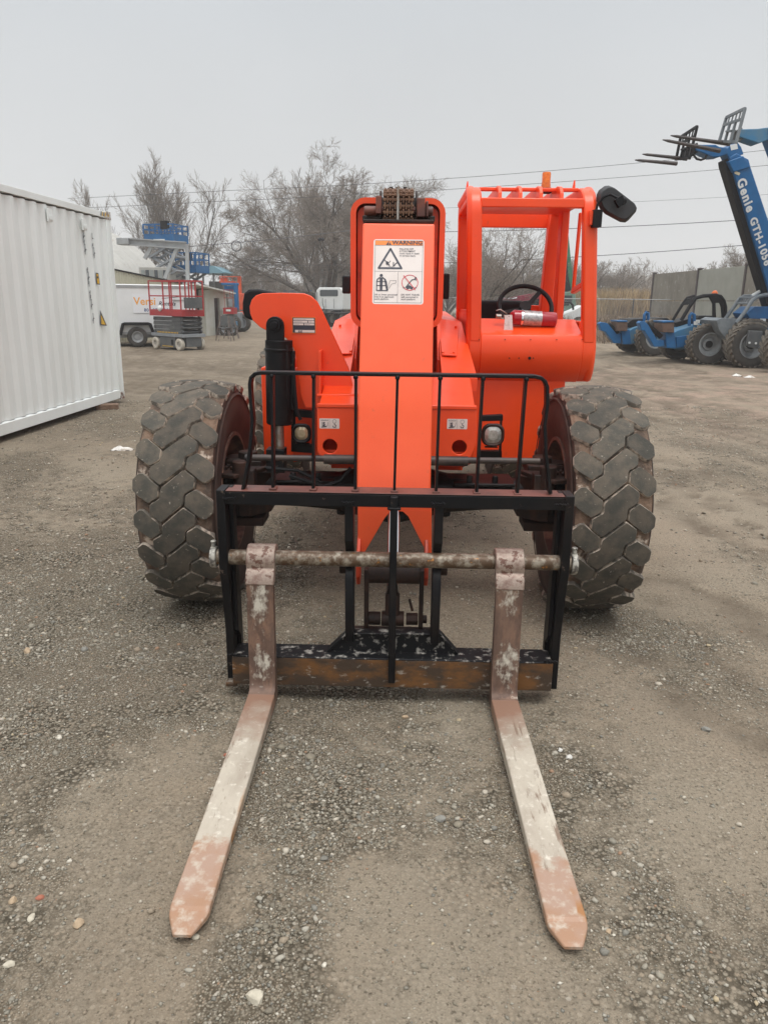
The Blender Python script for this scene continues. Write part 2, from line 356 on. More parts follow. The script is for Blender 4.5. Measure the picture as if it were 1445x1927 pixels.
# chassis frame with front plate
def circ(cx,cy,r,n=20): return [(cx+r*math.cos(2*PI*i/n),cy+r*math.sin(2*PI*i/n)) for i in range(n)]
yf=-.25
out=xz([(597,767),(897,767),(897,835),(880,874),(612,870),(597,850)],yf)
h1=mp(621,840,yf);h2=mp(864,842,yf)
b=MB(); b.plate(out,[circ(h1.x,h1.z,.039),circ(h2.x,h2.z,.039)],'y',yf,yf+.02)
b.build('front_plate',OR,T,bevel=.004)
b=MB()
fl=out[0];fr=out[1];zt=fl[1]
b.box(fl[0],fr[0],yf-.006,yf+.03,zt+.001,zt+.022)         # lip
b.prism([(yf,zt+.022),(yf+.02,zt+.024),(.12,1.285),(.12,1.26),(yf+.02,zt-.01)],'x',fl[0]+.012,fr[0]-.012)
for x in (fl[0]+.006,fr[0]-.018): b.prism([(yf+.021,.86),(yf+.021,zt),(.12,1.27),(4.3,1.27),(4.3,.70),(.4,.70)],'x',x,x+.012)
b.prism([(yf+.05,.9),(yf+.05,.915),(.3,.915),(.3,.9)],'x',fl[0]+.02,fr[0]-.02)
b.cbox((-.30,-.02,1.0),(.03,.15,.24)); b.cbox((.30,.05,1.0),(.03,.15,.24)); b.cbox((0,.12,1.0),(.55,.03,.3))
b.box(fl[0],-.26,.5,4.5,.66,1.25); b.box(.26,fr[0],.5,4.5,.66,1.25)
b.build('chassis',OR,T,bevel=.004)
# sloping hood either side of the boom
b=MB()
for s in (-1,1):
    x0=.26*s; xa=.462*s; xb=.43*s
    A=[(x0,.123,1.285),(xa,.123,1.28),(xa,.123,1.20),(x0,.123,1.20)]; B=[(x0,1.1,1.585),(xb,1.1,1.56),(xb,1.1,1.2),(x0,1.1,1.2)]
    b.loft(A,B)
    b.loft(B,[(x0,3.2,1.62),(xb,3.2,1.6),(xb,3.2,1.2),(x0,3.2,1.2)])
    b.loft([(x0-.012,.5,1.35),(x0+.012,.5,1.35),(x0+.012,.5,1.2),(x0-.012,.5,1.2)],[(s*.272-.012,1.45,1.95),(s*.272+.012,1.45,1.95),(s*.272+.012,1.45,1.2),(s*.272-.012,1.45,1.2)])
    b.loft([(s*.272-.012,1.45,1.95),(s*.272+.012,1.45,1.95),(s*.272+.012,1.45,1.2),(s*.272-.012,1.45,1.2)],[(s*.272-.012,4.6,2.2),(s*.272+.012,4.6,2.2),(s*.272+.012,4.6,1.2),(s*.272-.012,4.6,1.2)])
    # access cover
    sl=(1.585-1.285)/.977
    def hz(y): return 1.285+(y-.123)*sl
    b.loft([(s*.27,.42,hz(.42)+.004),(s*.36,.42,hz(.42)+.004),(s*.405,.95,hz(.95)-.003),(s*.27,.95,hz(.95)+.003)],[(s*.27,.42,hz(.42)+.012),(s*.36,.42,hz(.42)+.010),(s*.405,.95,hz(.95)+.002),(s*.27,.95,hz(.95)+.009)])
    for q in ((.28,.45),(.345,.45),(.38,.9)): b.cyl((s*q[0],q[1],hz(q[1])),(s*q[0],q[1],hz(q[1])+.017),.009,8)
b.build('hood',OR,T,bevel=.004)
# left side tank / right engine box
b=MB()
tk=xz([(491,692),(553,676),(553,862),(497,858)],.55)
b.prism(tk,'y',.55,2.3)
b.box(-.60,-.415,.62,2.2,.72,1.36)
b.build('side_tank',OR,T,bevel=.006)
b=MB(); b.prism(xz([(556,692),(600,692),(603,862),(552,870)],.1),'y',.1,.5); b.build('tank_step',OR,T,bevel=.004)
# sway cylinder tower plate
yp=-.02
pts=[(470,577),(474,564),(482,556),(494,552),(530,551),(572,552),(585,557),(597,568),(606,585),(656,694),(672,760),(600,768),(575,768),(566,745),(560,700),(556,668),(552,655),(545,643),(533,632),(510,626),(490,616),(476,603),(471,590)]
b=MB(); b.prism(xz(pts,yp),'y',yp,yp+.03)
v=xz([(603,658),(608,658),(608,768),(603,768)],yp); b.prism(v,'y',yp-.10,yp)
v=xz([(600,738),(678,738),(678,742),(600,742)],yp-.02); b.prism(v,'y',yp-.12,yp)
b.build('cylinder_tower',OR,T,bevel=.003)
# data plate with its frame
o=mp(572,612,yp-.004); d=Decal()
d.rect(-.064,.064,-.043,.043,2,0)
d.rect(-.061,.061,-.040,.040,1,1)
for k,(y,a,c) in enumerate([(.031,-.055,.055),(.018,-.056,.02),(.018,.024,.056),(.005,-.056,-.002),(.005,.002,.056)]):
    d.rect(a,c,y-.005,y+.005,0,2); d.rect(a+.004,a+(c-a)*.6,y-.0006,y+.0006,1,3)
d.rect(-.048,.058,-.038,-.025,0,2); d.text('JLG',-.031,-.037,.014,1,3,bold=.0006,shear=.25)
d.build('data_plate',[WST,KST,OST],T,plane_mat(o,(1,0,0),(0,0,1)))
# sway cylinder
b=MB(); yc=-.12
pt=mp(520,612,yc); b.cyl(mp(525,640,yc),mp(527,796,yc),.073,28); b.cyl(mp(525,655,yc),mp(525,661,yc),.077,28); b.cyl(mp(527,786,yc),mp(527,798,yc),.069,28)
b.prism([(pt.x+.046*math.cos(R(a)),pt.z+.046*math.sin(R(a))) for a in range(0,181,20)]+[(pt.x-.046,pt.z-.10),(pt.x+.046,pt.z-.10)],'y',yc-.05,yc-.015)
b.cyl((pt.x,yc-.07,pt.z),(pt.x,yp+.03,pt.z),.020,14); b.cyl((pt.x,yc-.058,pt.z),(pt.x,yc-.04,pt.z),.034,18)
q0=mp(552,660,yc-.02);q1=mp(550,770,yc-.02); b.cyl(q0,q1,.012,10); q0=mp(540,650,yc-.05);q1=mp(541,780,yc-.05); b.cyl(q0,q1,.008,8)
b.cbox(mp(521,865,yc),(.10,.10,.13))
b.build('sway_cylinder',BLK,T,bevel=.004)
b=MB(); b.cyl(mp(526,796,yc),mp(527,850,yc),.024,18); b.build('cylinder_rod',CHR if 0 else STEEL,T)
# headlights
for px,py,side,mt in ((570,812,-1,LGLY),(925,815,1,LGLASS)):
    c=mp(px,py,-.02); hw=.047 if side<0 else .056; g=1
    b=MB(); b.X=Matrix.Translation(c)
    b.loft([(x,-.07,z) for x,z in rrect(-hw,hw,-hw,hw,hw*.78)],[(x,-.055,z) for x,z in rrect(-hw-.007,hw+.007,-hw-.007,hw+.007,hw*.82)],False)
    b.loft([(x,-.055,z) for x,z in rrect(-hw-.007,hw+.007,-hw-.007,hw+.007,hw*.82)],[(x*.6,.03,z*.6) for x,z in rrect(-hw,hw,-hw,hw,hw*.78)])
    b.loft([(x,-.07,z) for x,z in rrect(-hw,hw,-hw,hw,hw*.78)],[(x,-.06,z) for x,z in rrect(-hw+.011,hw-.011,-hw+.011,hw-.011,hw*.6)],False)
    b.cyl((0,0,-hw),(0,0,-hw-.02),.008,8); b.box(-.035,.035,-.01,.01,-hw-.026,-hw-.018)
    hl=b.build('headlight',BLKM if side<0 else DGR,T,bevel=.002)
    b=MB(); b.X=Matrix.Translation(c); m=hw-.011
    rr=rrect(-m,m,-m,m,hw*.6)
    b.loft([(x,-.061,z) for x,z in rr],[(x*.6,-.069,z*.6) for x,z in rr],False); b.add([(x*.6,-.069,z*.6) for x,z in rr],[tuple(range(len(rr)))])
    b.build('headlight_lens',mt,hl,smooth=True,sharp=60)
    b=MB()
    if side<0:
        for (y0,y1) in ((773,787),(837,853)): b.prism(xz([(548,y0-3),(587,y0+1),(587,y1),(548,y1-3)],.0),'y',0,.05)
        b.prism(xz([(548,770),(556,770),(556,850),(548,850)],.0),'y',.0,.012)
    else:
        b.prism(xz([(905,783),(946,781),(946,792),(905,793)],.0),'y',0,.05); b.prism(xz([(903,849),(944,849),(944,862),(903,862)],.0),'y',0,.05)
        b.prism(xz([(941,783),(945,783),(943,862),(938,862)],.0),'y',.0,.012)
    b.build('headlight_bracket',BLK,T,bevel=.002)
# lifting decals
for px,py in ((620,797),(860,798)):
    o=mp(px,py,yf-.0012); d=Decal(); w,h=.053,.027
    d.poly(rrect(-w,w,-h,h,.004,2),0,0); d.line([(0,-h*.9),(0,h*.9)],.001,1,1)
    d.line([(-w*.85,h*.6),(-w*.1,h*.6)],.0016,1)
    for k in range(5): d.line([(-w*.85+k*.0085,h*.62),(-w*.85+k*.0085+.004,h*.85)],.0012,1)
    d.text('S',-w*.66,-h*.42,.026,1,bold=.0012); d.line([(-w*.75,h*.3),(-w*.72,-h*.5),(-w*.2,-h*.5),(-w*.12,h*.3)],.0016,1)
    d.line([(-w*.8,-h*.72),(-w*.3,-h*.6)],.004,1)
    d.line([(w*.5+.010*math.cos(a/10*2*PI),h*.45+.010*math.sin(a/10*2*PI)) for a in range(10)],.0014,1,closed=True)
    d.line([(w*.5,h*.1),(w*.5,-h*.15)],.003,1); d.line([(w*.5,-h*.15),(w*.66,-h*.35),(w*.6,-h*.72),(w*.4,-h*.72),(w*.34,-h*.45)],.0035,1)
    d.build('lifting_decal',[WST,KST],T,plane_mat(o,(1,0,0),(0,0,1)))
# ---- boom: outer section
b=MB(); W=.242
ax0,az0=-.10,1.55; sl=.03
def bs(y,dx,dz): return [(x,y,z+(y-ax0)*sl) for x,z in rrect(-W+dx+.0,W-dx,1.555+dz,2.2-dz,max(.02,.075-dx))]
A0=bs(-.10,0,0);A1=bs(4.9,0,0);B0=bs(-.10,.028,.028);B1=bs(4.8,.028,.028)
b.loft(A0,A1,False); b.loft(B0,B1,False); b.loft(A0,B0,False); b.add(A1,[tuple(range(len(A1)))])
b.build('boom_outer_section',OR,T,smooth=True,sharp=40)
b=MB(); A=bs(-.065,.034,.04); B=bs(4.6,.034,.04); b.loft(A,B,False); A2=bs(-.065,.12,.12); b.loft(A,A2,False); b.add(A2,[tuple(range(len(A2)))]); 
b.build('boom_middle_section',ORG,T,sharp=40)
b=MB(); b.prism([(x,z) for x,z in rrect(-.205,.205,2.075,2.17,.05)],'y',.0,.10); b.build('boom_grease_rim',DGR,T)
# ---- gooseneck
GX0,GX1=-.158,.174
fly=mat('boom_face_paint',(.97,.115,.032),(.90,.09,.02),.4,.7,2,rough=.40,coat=.15,c3=(.62,.10,.045),lo3=.62,hi3=.84,sc3=18,bump=.04,bsc=8)
b=MB()
b.prism([(-.49,2.04),(-.812,1.262),(-.820,1.205),(-.935,.86),(-.915,.86),(-.60,1.10),(-.30,1.50),(.0,1.60),(1.2,1.62),(1.2,2.02),(-.44,2.045)],'x',GX0,GX1)
b.build('boom_gooseneck',fly,T,bevel=.008,seg=3)
# apron with the arched notch
pn=[(674,935),(812,935),(812,1043),(804,1043),(768,972),(758,963),(745,962),(733,965),(724,975),(686,1040),(674,1040)]
ya=-.936
b=MB(); b.plate([(p[0],p[1]) for p in xz(pn,ya)],[], 'y',ya,ya+.012); b.build('boom_apron',fly,T,bevel=.002)
for x in (GX0+.004,GX1-.022): b=MB(); b.prism([(-.923,.86),(-.923,.66),(-1.02,.58),(-1.04,.50),(-1.0,.45),(-.93,.46),(-.80,.70),(-.62,1.08),(-.85,.9)],'x',x,x+.018); b.build('boom_cheek',ORG,T,bevel=.004)
# deck + chains at the boom head
b=MB(); b.box(-.160,.172,-.46,.05,2.046,2.062); b.box(-.15,.16,-.30,.0,2.062,2.10)
b.box(-.165,-.145,-.40,-.34,2.06,2.085); b.box(.155,.178,-.40,-.34,2.06,2.085)
b.build('boom_deck',DGR,T,bevel=.004)
yl=-.36
b=MB()
for px0,px1 in ((722,746),(751,777)):
    xa=mp(px0,400,yl).x; xb=mp(px1,400,yl).x; n=5; w=(xb-xa)
    path=[(yl+.02,2.06)]+[(yl+.0,2.06+.028*k) for k in range(1,5)]+[(yl+.0+.11*(1-math.cos(R(a))),2.175+.035*math.sin(R(a))) for a in range(15,91,20)]+[(yl+.16+.05*k,2.205-.01*k) for k in range(4)]
    for i in range(len(path)-1):
        (y0,z0),(y1,z1)=path[i],path[i+1]; dv=Vector((0,y1-y0,z1-z0)); c=Vector(((xa+xb)/2,(y0+y1)/2,(z0+z1)/2)); ang=math.atan2(dv.z,dv.y)
        off=i%2
        for k in range(n):
            xx=xa+w*(k+.5)/n
            if (k+off)%2==0: b.cbox((xx,c.y,c.z),(w/n*.62,dv.length*1.15,.026),Matrix.Rotation(ang,3,'X'))
            else: b.cbox((xx,c.y,c.z),(w/n*.62,dv.length*.6,.020),Matrix.Rotation(ang,3,'X'))
        b.cyl((xa-.003,c.y,c.z),(xb+.003,c.y,c.z),.0085,8)
b.build('leaf_chain',CHAIN,T,bevel=.0015,seg=1)
b=MB(); xa=mp(715,400,yl).x; xb=mp(783,400,yl).x; xm0=mp(746.5,400,yl).x; xm1=mp(750.5,400,yl).x
for u,v_ in ((xa-.006,xa+.004),(xb-.004,xb+.006)): b.cyl((u,yl+.13,2.10),(v_,yl+.13,2.10),.115,32)
b.cyl((xa,yl+.13,2.10),(xb,yl+.13,2.10),.085,32)
b.build('chain_sheave',DGR,T,bevel=.002)
b=MB(); b.box(xm0,xm1,yl-.012,yl+.05,2.06,2.215); b.build('chain_separator',STEEL,T)
b=MB()
for px0,px1,y0,y1 in ((707,718,368,402),(784,800,372,408)):
    v=xz([(px0,y1),(px1,y1),(px1,y0),(px0,y0)],yl-.01); b.prism(v,'y',yl-.01,yl+.10)
v=xz([(801,408),(806,408),(806,378),(801,378)],yl); b.prism(v,'y',yl,yl+.06)
b.cyl((mp(684,410,yl).x,yl+.06,2.115),(mp(815,410,yl).x,yl+.06,2.115),.022,14)
b.build('chain_anchor',mat('anchor_brown',(.20,.055,.03),(.10,.035,.025),.4,.6,12,rough=.5),T,bevel=.004)
b=MB()
for px in (736,748.5,762): 
    p=mp(px,352,-.20); b.cbox((p.x,p.y,p.z-.012),(.018,.05,.02))
p=mp(749,358,-.22); b.cbox((p.x,p.y,p.z-.006),(.10,.07,.016)); b.build('chain_guard',BLKM,T,bevel=.002)
# ---- warning sticker on the gooseneck
P0=Vector(((GX0+GX1)/2,-.49,2.04)); dn=Vector((0,-.33,-.803)).normalized(); up=-dn; nrm=Vector((1,0,0)).cross(up)
def gpt(px,py):
    o=tl((0,0,H)); dd=ray(px,py); q=tl((dd[0],dd[1],H+dd[2]))-o
    t=(P0-o).dot(nrm)/q.dot(nrm); return o+q*t
c=gpt(749.5,511.5); ul=gpt(703,450); lr=gpt(796,573); w=(lr.x-ul.x)/2; h=(ul-lr).dot(up)/2
d=Decal()
def U(px): return ((px-702)/95*2-1)*w
def V(py): return (1-(py-449)/125*2)*h
k=w*2/95
Z=lambda x,y:(U(640+x/5.5577),V(320+y/5.5577))      # from the close-up, px/5.5577
d.poly(rrect(-w,w,-h,h,.012,4),0,0)
d.line([Z(362,730),Z(860,730),Z(852,1395),Z(362,1395)],.0013,1,1,closed=True)
a=Z(362,731);e=Z(860,780); d.rect(a[0],e[0],e[1],a[1],2,1)
t0=Z(540,770); d.text('WARNING',t0[0],t0[1],.0255,1,3,bold=.0007,sx=1.12)
d.poly([Z(475,778),Z(530,778),Z(503,732)],1,2); tt=Z(499,776); d.text('!',tt[0],tt[1],.02,2,4,bold=.0008)
d.line([Z(362,781),Z(862,781)],.0013,1,2); d.line([Z(362,1062),Z(858,1062)],.0010,1,1); d.line([Z(606,1062),Z(604,1395)],.0010,1,1)
A_,B_,C_=Z(522,820),Z(640,1028),Z(402,1028)
d.line([A_,B_,C_],.0105,3,1.2,closed=True); d.line([A_,B_,C_],.0075,1,2,closed=True)
for pl,lw in (([ (463,942),(492,968),(508,985),(516,1008)],.0034),([(480,985),(500,975),(516,960),(524,950)],.0028),([(488,992),(512,992)],.003)): d.line([Z(*q) for q in pl],lw,1,3)
d.poly([Z(478,958),Z(496,955),Z(504,972),Z(490,990),Z(476,974)],1,3)
d.line([Z(512,1010),Z(535,1014),Z(560,1012)],.0012,1,3); d.line([Z(556,966),Z(556,1006),Z(566,998),Z(580,978),Z(600,966)],.0042,1,3)
for j,s_ in enumerate(('FALLING OFF','ATTACHMENT','could result in death','or serious injury.')):
    q=Z(616,828+24*j); d.text(s_,q[0],q[1],.0105,1,3,bold=.0001,sx=1.05)
for j,s_ in enumerate(('Lift or lower personnel','only in an approved','work platform.')):
    q=Z(366,1318+24*j); d.text(s_,q[0],q[1],.0105,1,3,bold=.0001,sx=1.05)
for j,s_ in enumerate(('DO NOT TRAVEL','with personnel in','work platform.')):
    q=Z(640,1318+24*j); d.text(s_,q[0],q[1],.0105,1,3,bold=.0001,sx=1.05)
# platform pictogram
q=Z(432,1107); d.poly([(q[0]+.0072*math.cos(i/12*2*PI),q[1]+.0072*math.sin(i/12*2*PI)) for i in range(12)],1,3)
d.poly([Z(416,1128),Z(448,1128),Z(446,1268),Z(420,1268)],1,3)
d.line([Z(416,1130),Z(392,1150),Z(386,1175)],.005,1,3); d.line([Z(448,1130),Z(474,1150),Z(484,1172)],.005,1,3)
d.line([Z(386,1170),Z(386,1268),Z(500,1268),Z(486,1170)],.0042,1,3); d.line([Z(386,1215),Z(492,1215)],.0036,1,3); d.line([Z(386,1172),Z(484,1172)],.003,1,3); d.line([Z(470,1150),Z(494,1268)],.006,1,3)
d.line([Z(500,1262),Z(540,1198),Z(586,1186),Z(586,1160),Z(524,1162),Z(500,1240)],.0012,1,3)
# no-travel pictogram
q=Z(730,1181); rr_=.0365
d.line([(q[0]+rr_*math.cos(i/36*2*PI),q[1]+rr_*math.sin(i/36*2*PI)) for i in range(36)],.0030,4,2,closed=True)
d.line([Z(690,1228),Z(752,1150),Z(792,1144)],.0042,1,2.4); d.line([Z(786,1122),Z(792,1156)],.0035,1,2.4); d.line([Z(778,1136),Z(790,1120),Z(802,1134)],.0022,1,2.4)
d.poly([Z(692,1236),Z(702,1216),Z(718,1208),Z(734,1212),Z(764,1232),Z(760,1244),Z(694,1244)],1,2.4)
for cx_ in (708,750):
    z_=Z(cx_,1242); d.poly([(z_[0]+.005*math.cos(i/10*2*PI),z_[1]+.005*math.sin(i/10*2*PI)) for i in range(10)],1,2.6)
for x0_,sg in ((660,1),(798,-1)): d.line([Z(x0_+28*sg,1234),Z(x0_,1234)],.0014,1,2.4); d.line([Z(x0_+10*sg,1226),Z(x0_,1234),Z(x0_+10*sg,1242)],.0014,1,2.4)
d.line([Z(664,1106),Z(786,1256)],.0032,4,5)
d.build('warning_sticker',[WST,KST,OST,GST,RST],T,plane_mat(c+nrm*(.0012),(1,0,0),up))
# ---- cab
def shear(m):
    for v in m.v:
        if v.z>1.45:
            t=(v.z-1.45)/.85; f=(v.x-xl)/(xr-xl); v.x-=t*(.028+.036*f)
    return m
xl,xr=.452,1.236; yF=.66; yR=1.78
ch=MB()
def pz(y,py): return mp(1000,py,y).z
zt=2.375
# front arch, left & right pillars as continuous side frames (profile in y,z)
for x0,x1 in ((xl,xl+.075),(xr-.075,xr)):
    outp=[(yF+.0,1.45),(yF,2.20)]+[(yF+.16-.16*math.cos(R(a)),2.215+.16*math.sin(R(a))) for a in (20,45,70,90)]+[(yR-.18,2.375)]+[(yR-.12+.12*math.sin(R(a)),2.255+.12*math.cos(R(a))) for a in (10,45,80)]+[(yR,2.2),(yR+.14,1.2)]
    inn=[(yF+.075,1.45),(yF+.075,2.19)]+[(yF+.16-.085*math.cos(R(a)),2.215+.085*math.sin(R(a))) for a in (20,45,70,90)]+[(yR-.19,2.30)]+[(yR-.12+.045*math.sin(R(a)),2.255+.045*math.cos(R(a))) for a in (10,45,80)]+[(yR-.075,2.2),(yR+.055,1.2)]
    n=len(outp); vs=[(x,*p) for x in (x0,x1) for p in outp+inn]
    fs=[]
    for i in range(n-1):
        for o_ in (0,2*n): fs.append((o_+i,o_+i+1,o_+n+i+1,o_+n+i))
        fs.append((i,i+1,2*n+i+1,2*n+i)); fs.append((n+i,n+i+1,3*n+i+1,3*n+i))
    fs+=[(0,n,3*n,2*n),(n-1,2*n-1,4*n-1,3*n-1)]
    ch.add(vs,fs)
# outer rounded rims on the front pillars
for x,s in ((xl,1),(xr,-1)):
    ch.tube([(x+.012*s,yF+.105,1.22),(x+.012*s,yF+.06,1.27),(x+.012*s,yF+.038,1.34),(x+.012*s,yF+.033,1.42),(x+.012*s,yF+.035,2.2)]+[(x+.012*s,yF+.175-.14*math.cos(R(a)),2.215+.14*math.sin(R(a))) for a in (25,50,75,90)]+[(x+.012*s,yR-.2,2.355)],.03,12)
shear(ch).build('cab_frame',OR,T,bevel=.012,seg=3)
b=MB()
z1,z0=mp(1000,372,yF).z,mp(1000,390,yF).z
b.box(xl+.07,xr-.07,yF+.01,yF+.06,z0,z1)
shear(b).build('cab_header',OR,T,bevel=.006)
b=MB(); b.box(xl+.07,xr-.07,yF+.36,yR-.19,zt-.075,zt-.063); shear(b).build('roof_panel',OR,T,bevel=.003)
b=MB(); b.box(xl+.07,xr-.07,yF+.17,yF+.21,zt-.018,zt+.002); shear(b).build('roof_rail',OR,T,bevel=.004)
for k in range(4):
    px=(942,981,1020,1059)[k]; x=mp(px,365,yF).x
    b=MB(); b.prism([(yF+.015,z0+.02),(yF+.03,z1+.03),(yF+.08,zt-.005),(yF+.15,zt+.008),(yR-.2,zt+.008),(yR-.2,zt-.05),(yF+.30,zt-.055),(yF+.20,zt-.075),(yF+.08,z0+.03)],'x',x-.010,x+.010); b.build('roof_guard_bar',OR,T,bevel=.003)
b=MB()
for y in (yF+.40,yF+.52): 
    b=MB(); b.box(xl+.07,xr-.07,y,y+.05,zt-.045,zt-.03); shear(b).build('roof_guard_slat',OR,T,bevel=.003)
b=MB()
for px,py in ((877,345),(1078,343)): 
    b=MB(); p=mp(px,py,.95); b.prism([(p.x-.004,p.z-.05),(p.x+.018,p.z-.05),(p.x+.012,p.z+.012),(p.x+.006,p.z+.012)],'y',.95,.965)
    b.build('lifting_eye',OR,T)
# rear wall
b=MB(); r0=pz(1.82,600); r1=mp(960,429,1.80).z
b.box(xl+.03,mp(1040,415,1.8).x,1.77,1.80,r1,2.345); b.build('rear_header',OR,T,bevel=.006)
b=MB(); b.box(xl+.06,mp(1040,580,1.87).x,1.86,1.885,1.2,mp(960,574,1.87).z); b.build('rear_sill',OR,T,bevel=.006)
def post(pa,pb,y,w,dp,nm='cab_post'):
    A=mp(*pa,y);B=mp(*pb,y); m=MB(); m.bar([A,B],w,dp,up=(0,1,0)); return m.build(nm,OR,T,bevel=.008)
post((1044,400),(1022,612),1.70,.085,.10); post((1062,396),(1048,612),1.45,.055,.12)
post((1092,400),(1078,550),1.15,.022,.03,'door_rail'); 
A=mp(1078,548,1.15);B=mp(1096,537,.9); m=MB(); m.bar([A,B],.03,.035,up=(0,1,0)); m.build('door_rail',OR,T,bevel=.004)
# lower cab body: side, dash, curved nose
zled=mp(1000,600,.92).z; znose=mp(1000,631,yF+.02).z; zs=mp(1000,640,yF).z
prof=[(.95,zled),(yF+.05,znose+.012),(yF+.015,znose),(yF,zs-.01),(yF-.008,1.40),(yF+.0,1.345),(yF+.02,1.29),(yF+.045,1.25),(yF+.075,1.222),(yF+.10,1.20)]
prb=[(.95,zled-.02),(yF+.07,znose-.012),(yF+.04,znose-.02),(yF+.02,1.42),(yF+.02,1.36),(yF+.04,1.30),(yF+.065,1.265),(yF+.09,1.24),(yF+.115,1.225)]
b=MB(); b.prism(prof+prb[::-1],'x',xl+.074,xr-.074); 
for x0,x1 in ((xl+.002,xl+.074),(xr-.074,xr-.002)): b.prism([(yF+.004,1.47),(yF-.004,1.40),(yF+.004,1.35),(yF+.024,1.292),(yF+.05,1.252),(yF+.10,1.205),(yF+.9,1.16),(yF+.9,1.56)],'x',x0,x1)
b.build('cab_nose_panel',OR,T,bevel=.004,sharp=50)
b=MB()
for px,py,r in ((958,674,.004),(976,674,.004),(996,674,.0095),(1003,674,.004)):
    b=MB(); p=mp(px,py,yF-.004); b.cyl((p.x,p.y-.0035,p.z),(p.x,p.y+.003,p.z),r,14); b.build('bolt_hole',BLKM,T,smooth=False)
for px in (901,950,998,1047,1095):
    b=MB(); p=mp(px,639,yF); b.cyl((p.x,p.y-.004,p.z),(p.x,p.y+.003,p.z),.003,8); b.build('rivet',BLKM,T,smooth=False)
b=MB()
b.box(xl+.004,mp(1060,760,yF+.10).x,yF+.095,yF+.12,.66,1.22); b.box(xl+.004,xl+.03,yF+.12,3.2,.66,1.24); b.box(xr-.05,xr-.02,yF+.26,1.9,1.24,1.58); b.box(xl+.004,xr-.02,yF+.26,1.9,1.25,1.27); b.box(xl+.005,xl+.03,yF+.1,1.86,1.19,1.62)
lp=xz([(1110,716),(1117,690)],yF+.2)
b.build('cab_lower_wall',OR,T,bevel=.006)
# inner side rails seen through the left opening
b=MB(); b.box(xl+.03,xl+.06,yF+.55,yF+.62,1.2,2.3); b.box(xl+.01,xl+.05,yF+.08,1.84,1.60,1.64); b.build('cab_side_rail',OR,T,bevel=.006)
# steering wheel
c=mp(988,577,1.15); b=MB(); tilt=Matrix.Translation(c)@Matrix.Rotation(R(50),4,'X'); b.X=tilt
b.tube([(.178*math.cos(2*PI*i/40),.178*math.sin(2*PI*i/40),0) for i in range(40)],.0155,10,closed=True)
for a in (50,200,310): b.bar([(0,0,-.02),(.168*math.cos(R(a)),.168*math.sin(R(a)),0)],.028,.012)
b.cyl((0,0,-.03),(0,0,.01),.04,18); b.cyl((0,0,-.4),(0,0,-.03),.03,14)
b.build('steering_wheel',BLKM,T)
b=MB(); p=mp(935,590,1.62); b.prism(rrect(p.x-.22,p.x+.24,p.z-.45,p.z+.095,.09,6),'y',1.6,1.70); b.prism(rrect(p.x-.22,p.x+.24,p.z-.50,p.z-.40,.04,4),'y',1.2,1.7); b.build('seat',BLKM,T,bevel=.03,seg=3)
# beacon
p=mp(1027,346,1.0); p.z=zt+.01; b=MB(); b.box(p.x-.032,p.x+.032,p.y-.03,p.y+.03,p.z-.02,p.z+.012); bk=b.build('beacon',BLKM,T,bevel=.003)
b=MB(); b.lathe([(.001,p.z+.012),(.031,p.z+.012),(.030,p.z+.03),(.027,p.z+.05),(.028,p.z+.095),(.025,p.z+.105),(.001,p.z+.107)],'z',(p.x,p.y,0),20,closed=False); b.build('beacon_lens',AMB,bk)
# right mirror
b=MB(); p=mp(1122,412,yF-.02); b.box(p.x-.026,p.x+.026,p.y-.03,p.y+.03,p.z-.048,p.z+.05)
a0=p+Vector((-.006,0,.05)); e=mp(1172,378,yF-.06)
b.tube([a0,a0+Vector((.004,0,.03)),a0+Vector((.03,-.01,.07)),a0+Vector((.07,-.02,.085)),e],.0075,10); b.sphere(e,.022,8); b.cbox(e+Vector((-.02,.0,-.004)),(.05,.04,.05),Matrix.Rotation(R(-35),3,'Y')); b.build('mirror_arm',BLKM,T,bevel=.002)
b=MB(); q=mp(1161,383,yF+.0)
P=[(p_[0],p_[1]) for p_ in xz([(1124,365),(1128,357),(1139,349),(1146,348),(1156,352),(1196,383),(1200,391),(1198,398),(1184,414),(1178,418),(1168,417),(1140,402),(1130,392),(1123,376)],yF)]
cx_=sum(p_[0] for p_ in P)/len(P);cz_=sum(p_[1] for p_ in P)/len(P)
b.loft([(x,yF+.02,z) for x,z in P],[(cx_+(x-cx_)*.86,yF-.022,cz_+(z-cz_)*.86) for x,z in P]); b.loft([(x,yF+.02,z) for x,z in P],[(x,yF+.03,z) for x,z in P]); b.build('mirror',mat('mirror_plastic',(.035,.036,.038),rough=.6,bump=.1,bsc=80),T,bevel=.004,sharp=60)
b=MB(); b.prism(xz([(1107,398),(1114,398),(1114,424),(1107,424)],yF-.0),'y',yF-.03,yF+.03)
for py in (403,411,420):
    p=mp(1110.5,py,yF-.033); b.cyl((p.x,p.y-.001,p.z),(p.x,p.y+.006,p.z),.004,8)
b.build('mirror_bracket',OR,T)
# left mirror, facing the other way
b=MB(); P=[(p_[0],p_[1]) for p_ in xz([(459,570),(462,552),(470,545),(488,544),(520,550),(548,558),(560,575),(540,600),(500,603),(475,602),(463,597),(459,585)],.16)]
b.loft([(x,.12,z) for x,z in P],[(x,.20,z) for x,z in P]); b.build('mirror',BLKM,T,bevel=.012,seg=3,label='black mirror head behind the cylinder tower')
# small black lamps beside the boom
for px,py,w_,h_ in ((652,536,9,14),(839,539,7,20)):
    b=MB(); p=mp(px,py,1.3); b.cbox(p,(w_*.0045*1.4,.06,h_*.0045*1.9)); b.build('work_lamp',BLKM,T,bevel=.01)
# rear counterweight and engine hood behind the cab
b=MB(); b.box(-.46,.46,4.3,4.8,.6,1.5); b.build('counterweight',OR,T,bevel=.03)
